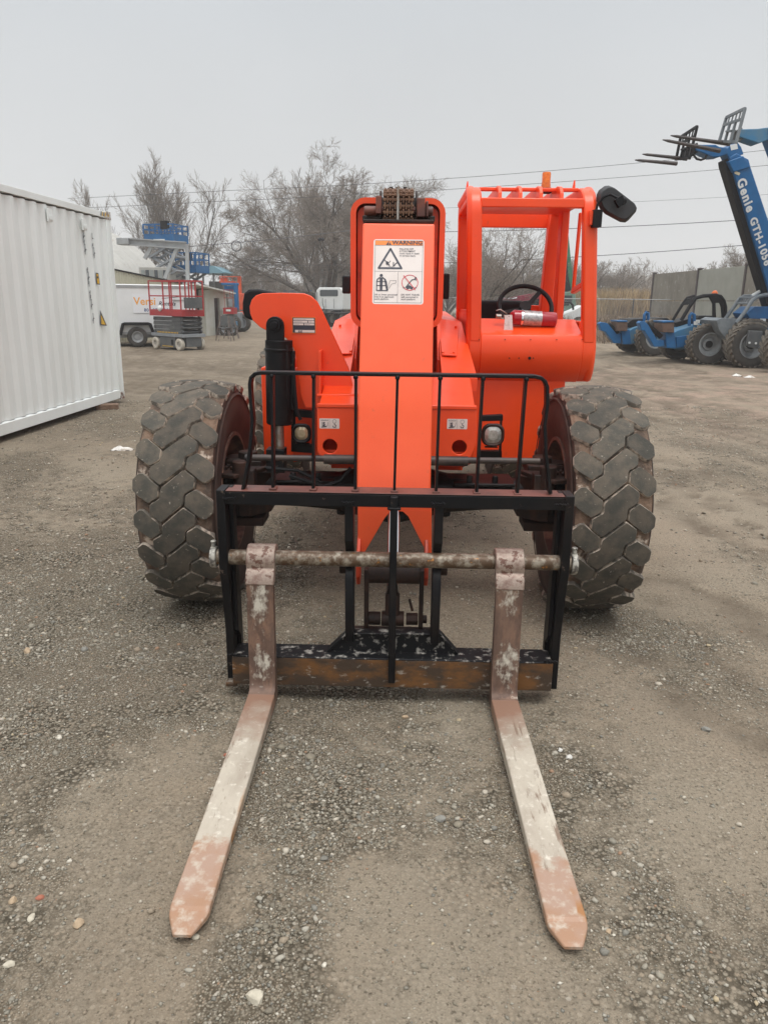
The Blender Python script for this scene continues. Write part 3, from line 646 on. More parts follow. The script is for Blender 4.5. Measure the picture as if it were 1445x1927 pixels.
# ---- fork carriage
K=empty('fork_carriage',(0,0,0),parent=T)
XL,XR=-.712,.742
for x0,x1 in ((XL,XL+.036),(XR-.036,XR)):
    b=MB(); b.prism([(-1.255,.945),(-1.262,.62),(-1.235,.50),(-1.205,.30),(-1.205,.055),(-1.12,.055),(-1.12,.30),(-1.15,.5),(-1.15,.945)],'x',x0,x1)
    s=1 if x0<0 else -1; xe=x1 if s>0 else x0
    b.prism([(-1.19,.945),(-1.19,.30),(-1.14,.25),(-1.14,.20),(-1.10,.20),(-1.10,.3),(-1.15,.945)],'x',min(xe,xe+s*.018),max(xe,xe+s*.018))
    b.build('side_plate',BLK,K,bevel=.003)
b=MB(); b.box(XL+.036,XR-.036,-1.25,-1.238,.885,.936); b.box(XL+.036,XR-.036,-1.237,-1.14,.927,.939); b.mi=1; b.box(XL+.037,XR-.037,-1.247,-1.142,.9395,.9425); b.build('top_beam',[BLK,RBR],K,bevel=.002)
b=MB(); b.box(XL+.036,XR-.036,-1.26,-1.13,.075,.205); 
b.mi=1; b.box(XL+.04,XR-.04,-1.262,-1.132,.2055,.212)
b.mi=0; b.box(XL+.0,XL+.05,-1.25,-1.14,.055,.074); b.build('bottom_beam',[mat('beam_rust',(.060,.038,.024),(.17,.075,.022),.46,.62,9,rough=.55,metal=.2,c3=(.36,.33,.28),lo3=.58,hi3=.70,sc3=30,bump=.25,bsc=40,stretch=(.6,1,1.2)),BLKW],K,bevel=.004)
b=MB(); g=xz([(600,1240),(653,1190),(828,1192),(874,1244)],-1.19); b.prism(g,'y',-1.19,-1.175)
b.bar([(p[0],-1.18,p[1]) for p in g],.05,.008); b.build('gusset_plate',BLKW,K,bevel=.002)
for px0,sg in ((658,1),(824,-1)):
    x=mp(px0,1000,-1.2).x; b=MB()
    b.prism([(-1.236,.885),(-1.236,.73),(-1.19,.68),(-1.185,.62),(-1.21,.60),(-1.235,.56),(-1.225,.35),(-1.205,.26),(-1.13,.26),(-1.13,.885)],'x',x-.018,x+.018); b.build('inner_bracket',BLK,K,bevel=.003)
    x2=x+sg*.045
    b=MB(); b.cyl((x-sg*.05,-1.10,.575),(x-sg*.018,-1.10,.575),.034,16); b.build('pivot_pin',DGR,K,bevel=.003)
b=MB(); zr=mp(738,1054,-1.212).z
b.cyl((XL-.035,-1.212,zr),(XR+.03,-1.212,zr+.003),.0325,28); b.build('fork_shaft',RODM,K)
for s,x in ((-1,XL-.030),(1,XR+.026)):
    b=MB(); b.cyl((x-.013,-1.212,zr),(x+.013,-1.212,zr),.046,20); b.cyl((x,-1.212,zr+.035),(x,-1.212,zr+.062),.011,8); b.cyl((x,-1.212,zr+.062),(x,-1.212,zr+.072),.014,6); b.build('shaft_collar',mat('collar_worn%d'%s if 0 else 'collar_worn',(.40,.38,.33),(.12,.11,.10),.45,.58,40,rough=.5,metal=.3),K,bevel=.004)
b=MB(); xc=mp(740,1054,-1.26).x; b.bar([(xc,-1.262,.935),(xc-.001,-1.27,.6),(xc+.001,-1.275,.11)],.030,.030,up=(0,1,0)); b.cbox((xc,-1.262,.885),(.055,.035,.012)); b.build('centre_bar',BLK,K,bevel=.005)
# tilt linkage
b=MB(); ly=-1.08
x0=mp(686,1100,ly).x;x1=mp(797,1100,ly).x; zb=mp(740,1186,ly).z; zt_=mp(740,1068,ly).z
for x in (x0,x1-.018): b.prism([(ly-.04,zb),(ly+.04,zb),(ly+.04,zt_),(ly-.04,zt_)],'x',x,x+.018)
b.box(x0-.05,x1+.05,ly-.045,ly+.045,zb-.014,zb); b.cyl((x0+.018,ly,zt_-.03),(x1-.018,ly,zt_-.03),.042,20)
b.build('tilt_link',DGR,K,bevel=.003)
b=MB(); zp=mp(745,1164,ly).z
xa=[mp(p,1164,ly).x for p in (693,716,718,760,764,786,790,803)]
b.cyl((xa[0],ly,zp),(xa[1],ly,zp),.030,16); b.cyl((xa[2],ly,zp),(xa[3],ly,zp),.034,16); b.cyl((xa[4],ly,zp),(xa[5],ly,zp),.028,6); b.cyl((xa[6],ly,zp),(xa[7],ly,zp),.019,14)
b.bar([mp(776,1150,ly-.03),mp(770,1127,ly-.03)],.012,.006); b.build('tilt_pin',DGR,K,bevel=.004)
b=MB(); b.tube([Vector((xa[5]+.006+.004*(i/12),ly+.031*math.cos(i/6*2*PI),zp+.031*math.sin(i/6*2*PI))) for i in range(19)],.0018,6); b.build('wire_clip',CHR,K)
b=MB(); xr_=mp(740,1050,-1.0).x; b.cyl((xr_,-.86,.90),(xr_,ly+.0,zp+.09),.028,18); b.build('tilt_cylinder_rod',CHR,K)
b=MB(); b.box(xr_-.032,xr_+.032,ly-.025,ly+.03,zp,zp+.12); b.cyl((xr_,-.60,1.10),(xr_,-.85,.88),.055,20); b.cbox((xr_-.05,-.88,.80),(.05,.06,.09)); b.cbox((xr_+.075,-.86,.80),(.07,.07,.10)); b.cbox((xr_,-.87,.865),(.2,.05,.06)); b.cyl((xr_,-.84,.86),(xr_,ly,zp+.10),.027,16); b.build('tilt_cylinder',DGR,K,bevel=.008)
# backrest
b=MB(); yb=-1.2
sp=[mp(459,920,yb),mp(468,872,yb),mp(474,830,yb),mp(477,790,yb),mp(473,745,yb),mp(472,722,yb),mp(474,710,yb),mp(481,703,yb),mp(492,701,yb),mp(1004,708,yb),mp(1017,711,yb),mp(1024,717,yb),mp(1028,728,yb),mp(1028,760,yb),mp(1023,800,yb),mp(1025,850,yb),mp(1034,927,yb)]
b.bar(sp,.014,.05,up=(0,1,0)); b.build('backrest_rail',BLK,K,bevel=.003)
for tx,bx in ((513,515),(591,590),(670,669),(748,742),(828,820),(908,896),(989,972)):
    ty=702+(tx-513)*.013; by=922+(bx-515)*.022
    b=MB(); A=mp(tx,ty+2,yb+.0);B=mp(bx,by-3,yb+.0); b.bar([A,B],.011,.045,up=(0,1,0)); b.sphere(A+Vector((0,-.022,-.006)),.010,6); b.mi=1; b.cbox(B+Vector((0,-.004,.004)),(.03,.05,.008)); b.build('backrest_bar',[BLK,RBR],K,bevel=.002)
for i_,(px,py) in enumerate(((432,938),(655,946),(824,948),(1056,950),(440,1232),(1036,1245))):
    b=MB(); c_=mp(px,py,-1.262); rr_=random.Random(i_)
    for k in range(9): b.sphere(c_+Vector(((k-4)*.006,rr_.uniform(-.002,.002),rr_.uniform(-.003,.003))),.0055,5)
    b.build('weld_bead',BLK,K)
# ---- forks
def fork(x,dx):
    F=empty('fork',(x,0,0),parent=T); w=.0565
    n=14; yh=-1.325; yt=-2.575; th=.045
    # blade: loft along y with rounded heel
    b=MB(); secs=[]
    def sec(y,zt_,zb_,hw,xo): return [(xo-hw,y,zb_),(xo+hw,y,zb_),(xo+hw,y,zt_),(xo-hw,y,zt_)]
    ys=[(yh-.02,.075,.02,w,0)]
    L=abs(yt-yh)
    for t in (.1,.3,.5,.7,.85,.93): ys.append((yh+(yt-yh)*t,.075-.030*t,.02,w,dx*t))
    ys.append((yt+.078,.040,.02,w*1.0,dx*.95)); ys.append((yt+.060,.039,.02,w*.93,dx*.96)); ys.append((yt+.030,.037,.02,w*.70,dx*.98)); ys.append((yt+.010,.035,.021,w*.54,dx)); ys.append((yt,.032,.023,w*.44,dx))
    for i in range(len(ys)-1):
        b.mi=1 if i>=7 or False else 0
        b.loft(sec(*ys[i]),sec(*ys[i+1]),cap=False)
    b.mi=1; b.add(sec(*ys[-1]),[(0,1,2,3)])
    b.build('fork_blade',[bladeM,bladeM],F,bevel=.004)
    b=MB()
    pr=[(-1.262,.02),(-1.30,.02),(-1.345,.02),(-1.345,.075),(-1.329,.082),(-1.318,.095),(-1.312,.12),(-1.300,.57),(-1.264,.60),(-1.262,.60)]
    b.prism([(p[0],p[1]) for p in pr],'x',-w+.001,w-.001); b.build('fork_shank',shankM,F,bevel=.004)
    b=MB(); r=.062
    hk=[(-1.304,.555),(-1.296,.60)]+[(-1.215+r*1.05*math.cos(R(a)),zr+r*math.sin(R(a))) for a in (205,180,155,125,95,60,30,0,-30)]
    inn=[(-1.215+.034*math.cos(R(a)),zr+.034*math.sin(R(a))) for a in (-30,0,30,60,95,125,155,180,205,240)]+[(-1.262,.555)]
    b.prism(hk+inn,'x',-w-.003,w+.003); b.build('fork_hook',mat('hook_worn',(.22,.14,.11),(.40,.33,.27),.4,.64,24,rough=.5,metal=.3,c3=(.14,.07,.05),lo3=.56,hi3=.62,sc3=24,bump=.3,bsc=40) if 'hook_worn' not in MATS else MATS['hook_worn'],F,bevel=.004,sharp=50)
# blade material: worn pale steel turning to rust near the tip (rust pattern belongs to the steel)
bladeM=bpy.data.materials.new('fork_blade_steel'); bladeM.use_nodes=True
def blade_nodes(m):
    nt=m.node_tree;N=nt.nodes;L=nt.links;b=N['Principled BSDF']; tc=N.new('ShaderNodeTexCoord')
    def noi(s,d,st=(1,1,1)):
        mpn=N.new('ShaderNodeMapping'); mpn.inputs['Scale'].default_value=st; oi=N.new('ShaderNodeObjectInfo'); va=N.new('ShaderNodeVectorMath'); va.operation='ADD'; vs_=N.new('ShaderNodeVectorMath'); vs_.operation='SCALE'; vs_.inputs[0].default_value=(7,5,3); L.new(oi.outputs['Random'],vs_.inputs['Scale']); L.new(tc.outputs['Object'],va.inputs[0]); L.new(vs_.outputs[0],va.inputs[1]); L.new(va.outputs[0],mpn.inputs['Vector'])
        n=N.new('ShaderNodeTexNoise'); n.inputs['Scale'].default_value=s; n.inputs['Detail'].default_value=d; n.inputs['Roughness'].default_value=.65; L.new(mpn.outputs[0],n.inputs['Vector']); return n.outputs[0]
    def rg(v,a,c,e=0,f=1):
        r=N.new('ShaderNodeMapRange'); L.new(v,r.inputs[0]); r.inputs[1].default_value=a;r.inputs[2].default_value=c;r.inputs[3].default_value=e;r.inputs[4].default_value=f; return r.outputs[0]
    def mx(f,a,c):
        x=N.new('ShaderNodeMix'); x.data_type='RGBA'; L.new(f,x.inputs[0])
        for i,v in ((6,a),(7,c)):
            if isinstance(v,tuple): x.inputs[i].default_value=(*v,1)
            else: L.new(v,x.inputs[i])
        return x.outputs[2]
    def ma(op,a,c):
        x=N.new('ShaderNodeMath'); x.operation=op
        for i,v in ((0,a),(1,c)):
            if isinstance(v,(int,float)): x.inputs[i].default_value=v
            else: L.new(v,x.inputs[i])
        return x.outputs[0]
    sx=N.new('ShaderNodeSeparateXYZ'); L.new(tc.outputs['Object'],sx.inputs[0])
    pale=mx(rg(noi(5,7,(1,.4,1)),.38,.62),(.53,.475,.385),(.37,.315,.25)); pale=mx(rg(noi(30,6),.55,.68),pale,(.62,.57,.48)); pale=mx(rg(noi(12,6,(2,.3,1)),.60,.66),pale,(.22,.155,.11)); pale=mx(rg(noi(60,4,(1,.2,1)),.60,.68,0,.6),pale,(.25,.20,.155))
    rust=mx(rg(noi(7,5),.42,.6),(.37,.245,.18),(.35,.20,.12)); rust=mx(rg(noi(24,6),.50,.66),rust,(.47,.385,.305))
    oj=N.new('ShaderNodeObjectInfo'); yy=ma('ADD',ma('ADD',sx.outputs[1],ma('MULTIPLY',oj.outputs['Random'],.13)),ma('MULTIPLY',ma('SUBTRACT',noi(6,6),.5),.7))
    ft=rg(ma('SUBTRACT',yy,ma('MULTIPLY',rnd_,.16)),-2.16,-2.26) if 0 else rg(yy,-2.18,-2.25); col=mx(ft,pale,rust)
    fh=rg(yy,-1.62,-1.36); col=mx(fh,col,(.27,.155,.105))
    ed=ma('ADD',ma('ABSOLUTE',sx.outputs[0],0),ma('MULTIPLY',noi(9,4,(1,.35,1)),.05)); fe=rg(ed,.082,.087); 
    col=mx(ma('MULTIPLY',ma('MULTIPLY',fe,rg(noi(3,3),.52,.58)),rg(yy,-1.9,-2.1)),col,(.34,.16,.06))
    L.new(col,b.inputs['Base Color']); b.inputs['Roughness'].default_value=.52; b.inputs['Metallic'].default_value=.12
    bp=N.new('ShaderNodeBump'); bp.inputs['Strength'].default_value=.18; bp.inputs['Distance'].default_value=.004; L.new(noi(55,6),bp.inputs['Height']); L.new(bp.outputs[0],b.inputs['Normal'])
blade_nodes(bladeM)
def shank_nodes(m):
    nt=m.node_tree;N=nt.nodes;L=nt.links;b=N['Principled BSDF']; tc=N.new('ShaderNodeTexCoord')
    def noi(s,d,st=(1,1,1)):
        mpn=N.new('ShaderNodeMapping'); mpn.inputs['Scale'].default_value=st; oi=N.new('ShaderNodeObjectInfo'); va=N.new('ShaderNodeVectorMath'); va.operation='ADD'; vs_=N.new('ShaderNodeVectorMath'); vs_.operation='SCALE'; vs_.inputs[0].default_value=(7,5,3); L.new(oi.outputs['Random'],vs_.inputs['Scale']); L.new(tc.outputs['Object'],va.inputs[0]); L.new(vs_.outputs[0],va.inputs[1]); L.new(va.outputs[0],mpn.inputs['Vector'])
        n=N.new('ShaderNodeTexNoise'); n.inputs['Scale'].default_value=s; n.inputs['Detail'].default_value=d; n.inputs['Roughness'].default_value=.7; L.new(mpn.outputs[0],n.inputs['Vector']); return n.outputs[0]
    def mth(op,a,c):
        x=N.new('ShaderNodeMath'); x.operation=op; x.use_clamp=False
        for i,v in ((0,a),(1,c)):
            if isinstance(v,(int,float)): x.inputs[i].default_value=v
            else: L.new(v,x.inputs[i])
        return x.outputs[0]
    def rg(v,a,c,e=0,f=1):
        r=N.new('ShaderNodeMapRange'); L.new(v,r.inputs[0]); r.inputs[1].default_value=a;r.inputs[2].default_value=c;r.inputs[3].default_value=e;r.inputs[4].default_value=f; return r.outputs[0]
    def mx(f,a,c):
        x=N.new('ShaderNodeMix'); x.data_type='RGBA'; L.new(f,x.inputs[0])
        for i,v in ((6,a),(7,c)):
            if isinstance(v,tuple): x.inputs[i].default_value=(*v,1)
            else: L.new(v,x.inputs[i])
        return x.outputs[2]
    sx=N.new('ShaderNodeSeparateXYZ'); L.new(tc.outputs['Object'],sx.inputs[0])
    mid=rg(mth('ABSOLUTE',sx.outputs[0],0),.010,.052,.03,-.06)
    col=mx(rg(noi(7,6,(1,1,.5)),.38,.62),(.085,.048,.034),(.17,.105,.075)); col=mx(rg(noi(20,6,(1,1,.35)),.5,.7),col,(.23,.13,.085))
    v=mth('ADD',mth('ADD',mth('MULTIPLY',noi(6,4),.70),mth('MULTIPLY',noi(50,6,(1,1,.45)),.46)),mid); col=mx(rg(v,.585,.70,0,.9),col,(.58,.54,.45))
    col=mx(rg(noi(38,5),.66,.72),col,(.06,.03,.025))
    L.new(col,b.inputs['Base Color']); b.inputs['Roughness'].default_value=.6; b.inputs['Metallic'].default_value=.15
    bp=N.new('ShaderNodeBump'); bp.inputs['Strength'].default_value=.25; bp.inputs['Distance'].default_value=.004; L.new(noi(60,6),bp.inputs['Height']); L.new(bp.outputs[0],b.inputs['Normal'])
shankM=bpy.data.materials.new('fork_shank_steel'); shankM.use_nodes=True; shank_nodes(shankM)
fork(-.537,.006); fork(.496,.030)
# ================================================================ fire extinguisher on the dash
EX=empty('fire_extinguisher',(0,0,0),label='red fire extinguisher with silver label lying across the cab dashboard below the steering wheel',cat='extinguisher')
A=at(962,597,OY+.80); Bp=at(1046,602,OY+.80); EX.location=(A+Bp)/2
A-=EX.location;Bp-=EX.location; dr_=(Bp-A).normalized(); r=.047
b=MB(); b.tube([A-dr_*.012,A-dr_*.008,A+dr_*.012,Bp-dr_*.022,Bp-dr_*.004,Bp],[.016,.03,r,r,r*.93,r*.7],28); b.build('extinguisher_body',REDE,EX)
b=MB(); b.tube([A+dr_*.075,A+dr_*.19],r+.001,28); b.mi=1; b.tube([A+dr_*.058,A+dr_*.072],r+.003,28); b.build('silver_label_band',[SILV,CHR],EX)
b=MB(); b.tube([A-dr_*.05,A-dr_*.005],.014,12); b.bar([A-dr_*.03+Vector((0,0,.02)),A-dr_*.075+Vector((0,0,.045)),A-dr_*.10+Vector((0,0,.035))],.02,.006); b.bar([A-dr_*.03+Vector((0,0,-.01)),A-dr_*.10+Vector((0,0,-.012))],.02,.008); b.cyl(A-dr_*.10,A-dr_*.065,.016,12); b.build('valve',STEEL,EX,bevel=.002)
b=MB(); o=A-dr_*.028; b.X=Matrix.Translation(o)
b.plate([(-.026,-.125),(.036,-.122),(.022,.015),(-.024,.012)],[circ(.002,.004,.004,8)],'y',-.062,-.0605); b.build('inspection_tag',PAPER,EX)
# ================================================================ ground
rng=np.random.RandomState(5)
def vnoise(x,y,seed):
    r=np.random.RandomState(seed); tab=r.rand(256,256)
    xi=np.floor(x).astype(int);yi=np.floor(y).astype(int);fx=x-xi;fy=y-yi
    fx=fx*fx*(3-2*fx);fy=fy*fy*(3-2*fy)
    g=lambda a,b: tab[a%256,b%256]
    return (g(xi,yi)*(1-fx)+g(xi+1,yi)*fx)*(1-fy)+(g(xi,yi+1)*(1-fx)+g(xi+1,yi+1)*fx)*fy
def fbm(x,y,seed,o=4):
    s=0;a=.5;t=0
    for i in range(o): s=s+a*vnoise(x*2**i,y*2**i,seed+i); t+=a; a*=.5
    return s/t
def gravelness(x,y):
    g=fbm(x*1.1+.4*y,y*.8,11,4)*1.6-.55
    for px,py,r,a in ((230,1080,.9,.75),(120,1330,.5,.35),(600,1500,.30,.6),(560,1800,.22,.6),(470,1900,.18,.7),(1060,1460,.25,.4),(60,1750,.3,.5),(640,1240,.35,.45),(850,1600,.28,.4),(320,1250,.35,.25),
                      (800,1560,.35,-.1),(900,1860,.35,-.6),(260,1620,.30,-.5),(1300,1000,1.6,-.5),(1250,1600,.5,-.1),(760,1750,.28,-.5),(340,930,.6,.3)):
        c=gnd(px,py); g=g+a*np.exp(-((x-c.x)**2+((y-c.y)*.7)**2)/(r*r))
    return np.clip(g,0,1)
RUTS=[((1185,732),(1445,803)),((1240,775),(1445,828)),((1150,700),(1445,722)),((1225,880),(1445,1010)),((235,705),(470,682)),((235,668),(480,704)),((236,735),(330,705)),((1130,668),(1300,700)),((230,690),(300,650)),((1235,1130),(1445,1330)),((1110,690),(1180,735))]
def rutval(x,y):
    r=np.zeros_like(x)
    for p,q in RUTS:
        a=gnd(*p);b_=gnd(*q); dx,dy=b_.x-a.x,b_.y-a.y; l2=dx*dx+dy*dy; t=np.clip(((x-a.x)*dx+(y-a.y)*dy)/l2,0,1)
        wob=(fbm(x*.8,y*.8,17,3)-.5)*.5; d=np.abs(np.hypot(x-a.x-t*dx,y-a.y-t*dy)+wob)
        for off in (0,.42): r=np.maximum(r,np.exp(-((d-off)/(.09+.008*y))**2)*(fbm(x*2.5,y*2.5,23,3)>.38))
    return r
def gheight(x,y):
    h=(fbm(x*1.7,y*1.7,31,5)-.5)*.035+(fbm(x*9,y*9,51,3)-.5)*.009
    t=np.sin((x*.55+y*.30)*2.2+fbm(x*.5,y*.5,71,2)*4); h=h+np.where(x>1.2,.012*np.abs(t)**3*np.clip((x-1.2),0,1),0)
    far=np.clip((y-7)/10,0,1); h=h+far*(fbm(x*.25,y*.25,91,3)-.5)*.10
    return h*.8-.02*rutval(x,y)*np.clip(y/8,.3,1.2)
ys=[-3.];
while ys[-1]<900: 
    y=ys[-1]; ys.append(y+max(.022 if .8<y<4.5 else .03, .004*max(0,y)**1.55))
ys=np.array(ys); nx=341
tt=np.linspace(-1,1,nx); X=np.zeros((len(ys),nx)); Y=np.zeros_like(X)
for i,y in enumerate(ys):
    half=2.2+abs(max(y,0))*1.0; 
    X[i]=half*(.75*tt+.25*tt**3); Y[i]=y
X[:,0]=-900;X[:,-1]=900
Z=gheight(X,Y); Z=Z*np.clip(1-(Y-150)/50,0,1); G=gravelness(X,Y)
vs=np.stack([X,Y,Z],-1).reshape(-1,3); n,m=X.shape
ii=(np.arange(n-1)[:,None]*m+np.arange(m-1)[None]).reshape(-1); fs=np.stack([ii,ii+1,ii+m+1,ii+m],-1)
me=bpy.data.meshes.new('ground'); me.vertices.add(len(vs)); me.vertices.foreach_set('co',vs.ravel()); me.loops.add(fs.size); me.loops.foreach_set('vertex_index',fs.ravel())
me.polygons.add(len(fs)); me.polygons.foreach_set('loop_start',np.arange(len(fs))*4); me.polygons.foreach_set('loop_total',np.full(len(fs),4)); me.polygons.foreach_set('use_smooth',np.ones(len(fs),bool)); me.update()
ra_=me.attributes.new('rut','FLOAT','POINT'); ra_.data.foreach_set('value',rutval(X,Y).ravel().astype(np.float32))
at_=me.attributes.new('gravel','FLOAT','POINT'); at_.data.foreach_set('value',G.ravel().astype(np.float32))
go=tag(bpy.data.objects.new('ground',me),kind='structure'); C.objects.link(go)
def ground_mat():
    m=bpy.data.materials.new('gravel_yard'); m.use_nodes=True; nt=m.node_tree;N=nt.nodes;L=nt.links;b=N['Principled BSDF']; tc=N.new('ShaderNodeTexCoord').outputs['Object']
    def V(v,i,n):
        if isinstance(v,(int,float)): n.inputs[i].default_value=v
        elif isinstance(v,tuple): n.inputs[i].default_value=(*v,1) if len(v)==3 else v
        else: L.new(v,n.inputs[i])
    def noi(s,d=5,st=None,ro=.6):
        v=tc
        if st: mp_=N.new('ShaderNodeMapping'); mp_.inputs['Scale'].default_value=st; mp_.inputs['Rotation'].default_value=(0,0,.25); L.new(tc,mp_.inputs[0]); v=mp_.outputs[0]
        n=N.new('ShaderNodeTexNoise'); n.inputs['Scale'].default_value=s; n.inputs['Detail'].default_value=d; n.inputs['Roughness'].default_value=ro; L.new(v,n.inputs['Vector']); return n.outputs[0]
    def rg(v,a,c,e=0,f=1):
        r=N.new('ShaderNodeMapRange'); V(v,0,r); 
        for i,q in ((1,a),(2,c),(3,e),(4,f)): V(q,i,r)
        return r.outputs[0]
    def mx(f,a,c,mode='MIX'):
        x=N.new('ShaderNodeMix'); x.data_type='RGBA'; x.blend_type=mode; V(f,0,x); V(a,6,x); V(c,7,x); return x.outputs[2]
    def ma(op,a,c=0.):
        x=N.new('ShaderNodeMath'); x.operation=op; V(a,0,x); V(c,1,x); return x.outputs[0]
    def vor(s):
        n=N.new('ShaderNodeTexVoronoi'); n.inputs['Scale'].default_value=s; L.new(tc,n.inputs['Vector']); return n
    at=N.new('ShaderNodeAttribute'); at.attribute_name='gravel'; gr=at.outputs['Fac']
    sx=N.new('ShaderNodeSeparateXYZ'); L.new(tc,sx.inputs[0]); Xc,Yc=sx.outputs[0],sx.outputs[1]
    mud=mx(rg(noi(1.3,5),.35,.65),(.38,.315,.242),(.32,.272,.214)); mud=mx(rg(noi(7,6),.4,.66),mud,(.32,.275,.22)); mud=mx(rg(noi(45,5),.5,.72),mud,(.22,.185,.145))
    mud=mx(rg(noi(.5,3),.45,.6),mud,(.38,.335,.27))
    # broken-up small aggregate pressed into the mud
    v1=vor(72); v2=vor(140); v3=vor(38)
    def stonecol(v,dark=False):
        r=N.new('ShaderNodeValToRGB'); sp=N.new('ShaderNodeSeparateColor'); L.new(v.outputs['Color'],sp.inputs[0]); L.new(sp.outputs[0],r.inputs[0]); e=r.color_ramp.elements
        e[0].position=0; e[0].color=(.22,.195,.155,1); e[1].position=1; e[1].color=(.52,.49,.43,1)
        for p,c in ((.3,(.27,.24,.195)),(.6,(.33,.30,.245)),(.8,(.34,.275,.21)),(.93,(.40,.375,.32))): q=e.new(p); q.color=(*c,1)
        return r.outputs[0],sp
    c1,s1=stonecol(v1);c2,s2=stonecol(v2);c3,s3=stonecol(v3)
    edge=lambda v,a=.35,c=.62: rg(v.outputs['Distance'],a,c)
    g1=mx(edge(v1),c1,(.07,.06,.045)); g2=mx(edge(v2),c2,(.12,.10,.075))  # crevice shade between the stones is put into the colour
    agg=mx(rg(noi(3,4),.42,.58),g2,g1)
    cov=ma('ADD',gr,ma('MULTIPLY',ma('SUBTRACT',noi(9,5),.5),1.3)); fcov=rg(cov,.12,.5)
    base=mx(.30,mud,agg); col=mx(fcov,base,agg)
    # occasional pale chips
    chip=ma('MULTIPLY',ma('GREATER_THAN',s3.outputs[1],.955),rg(v3.outputs['Distance'],.30,.24)); col=mx(ma('MULTIPLY',chip,rg(gr,0,.5,.35,1)),col,(.50,.47,.42))
    # far yard: tracks, damp dark bands, pink crushed brick on the right
    far=rg(Yc,7,13)
    fcol=mx(rg(noi(.35,7,(1,1,1)),.38,.6),(.28,.235,.185),(.20,.165,.125)); fcol=mx(rg(noi(2.6,8,(1,1,1),.75),.48,.7),fcol,(.37,.325,.265)); fcol=mx(rg(noi(2.1,8,(1.4,1,1),.75),.54,.66),fcol,(.14,.115,.088))
    pink=ma('MULTIPLY',rg(Xc,2.5,5),ma('MULTIPLY',rg(Yc,7.5,10),rg(Yc,24,18))); fcol=mx(ma('MULTIPLY',pink,rg(noi(1.3,8,(1,1,1),.75),.42,.60,0,.8)),fcol,(.50,.36,.30))
    fcol=mx(ma('MULTIPLY',rg(Yc,40,60),1.),fcol,(.30,.28,.24))
    col=mx(far,col,mx(.2,fcol,agg))
    # wheel tracks: smooth lighter and darker streaks on the right
    wv=noi(.9,4,(2.2,.45,1)); col=mx(ma('MULTIPLY',rg(Xc,1.0,1.8),rg(wv,.45,.62,0,.65)),col,mx(.25,(.40,.34,.27),agg))
    damp=rg(noi(.8,5),.55,.72,0,.3); col=mx(damp,col,(.18,.15,.12))
    col=mx(rg(noi(85,4),.56,.66,0,.75),col,(.10,.085,.065)); rt=N.new('ShaderNodeAttribute'); rt.attribute_name='rut'; col=mx(ma('MULTIPLY',rt.outputs['Fac'],rg(noi(3,6),.35,.6,.2,.75)),col,(.13,.105,.08))
    col=mx(1.,col,(.86,.825,.765),'MULTIPLY')
    L.new(col,b.inputs['Base Color']); b.inputs['Roughness'].default_value=.95; b.inputs['Specular IOR Level'].default_value=.2
    hgt=ma('ADD',ma('MULTIPLY',rg(v1.outputs['Distance'],.1,.7,1,0),rg(fcov,0,1,.25,1)),ma('MULTIPLY',noi(60,6,None,.75),1.2)); hgt=ma('ADD',hgt,ma('MULTIPLY',noi(14,6),1.6)); hgt=ma('ADD',hgt,ma('MULTIPLY',rg(v2.outputs['Distance'],.1,.7,1,0),.5))
    bp=N.new('ShaderNodeBump'); bp.inputs['Strength'].default_value=.85; bp.inputs['Distance'].default_value=.007; L.new(hgt,bp.inputs['Height']); L.new(bp.outputs[0],b.inputs['Normal'])
    return m
GM=ground_mat(); me.materials.append(GM)
# ---- loose gravel
ico=None
def stones(Ncand,x0,x1,y0,y1,rlo,rhi,seed,power=1.,mesh='ico',bias=.04):
    r=np.random.RandomState(seed); u=r.rand(Ncand,2); y=y0+(y1-y0)*u[:,0]; x=(x0+(x1-x0)*u[:,1])
    k=np.abs(x)<(.75+y*.62); x,y=x[k],y[k]
    g=gravelness(x,y)*(.35+1.3*(fbm(x*5,y*5,77,3)>.5)); keep=r.rand(len(x))<(g**power+bias); x,y=x[keep],y[keep]
    n=len(x); s=rlo*(rhi/rlo)**(r.rand(n)**2.2)
    if mesh=='ico':
        t=(1+5**.5)/2; bv=np.array([(-1,t,0),(1,t,0),(-1,-t,0),(1,-t,0),(0,-1,t),(0,1,t),(0,-1,-t),(0,1,-t),(t,0,-1),(t,0,1),(-t,0,-1),(-t,0,1)],float)/1.9
        bf=np.array([(0,11,5),(0,5,1),(0,1,7),(0,7,10),(0,10,11),(1,5,9),(5,11,4),(11,10,2),(10,7,6),(7,1,8),(3,9,4),(3,4,2),(3,2,6),(3,6,8),(3,8,9),(4,9,5),(2,4,11),(6,2,10),(8,6,7),(9,8,1)])
    else:
        bv=np.array([(1,0,0),(-1,0,0),(0,1,0),(0,-1,0),(0,0,1),(0,0,-1)],float); bf=np.array([(0,2,4),(2,1,4),(1,3,4),(3,0,4),(2,0,5),(1,2,5),(3,1,5),(0,3,5)])
    k=len(bv); P=bv[None]*(1+.8*(r.rand(n,k,1)-.5)); P=P*np.stack([.8+.6*r.rand(n),.7+.4*r.rand(n),.4+.35*r.rand(n)],-1)[:,None]
    a=r.rand(n)*2*PI; ca,sa=np.cos(a)[:,None],np.sin(a)[:,None]; Q=P.copy(); Q[:,:,0]=P[:,:,0]*ca-P[:,:,1]*sa; Q[:,:,1]=P[:,:,0]*sa+P[:,:,1]*ca
    Q*=s[:,None,None]; Q[:,:,0]+=x[:,None]; Q[:,:,1]+=y[:,None]; Q[:,:,2]+=(gheight(x,y)+s*.22)[:,None]
    F=bf[None]+(np.arange(n)*k)[:,None,None]; return Q.reshape(-1,3),F.reshape(-1,3)
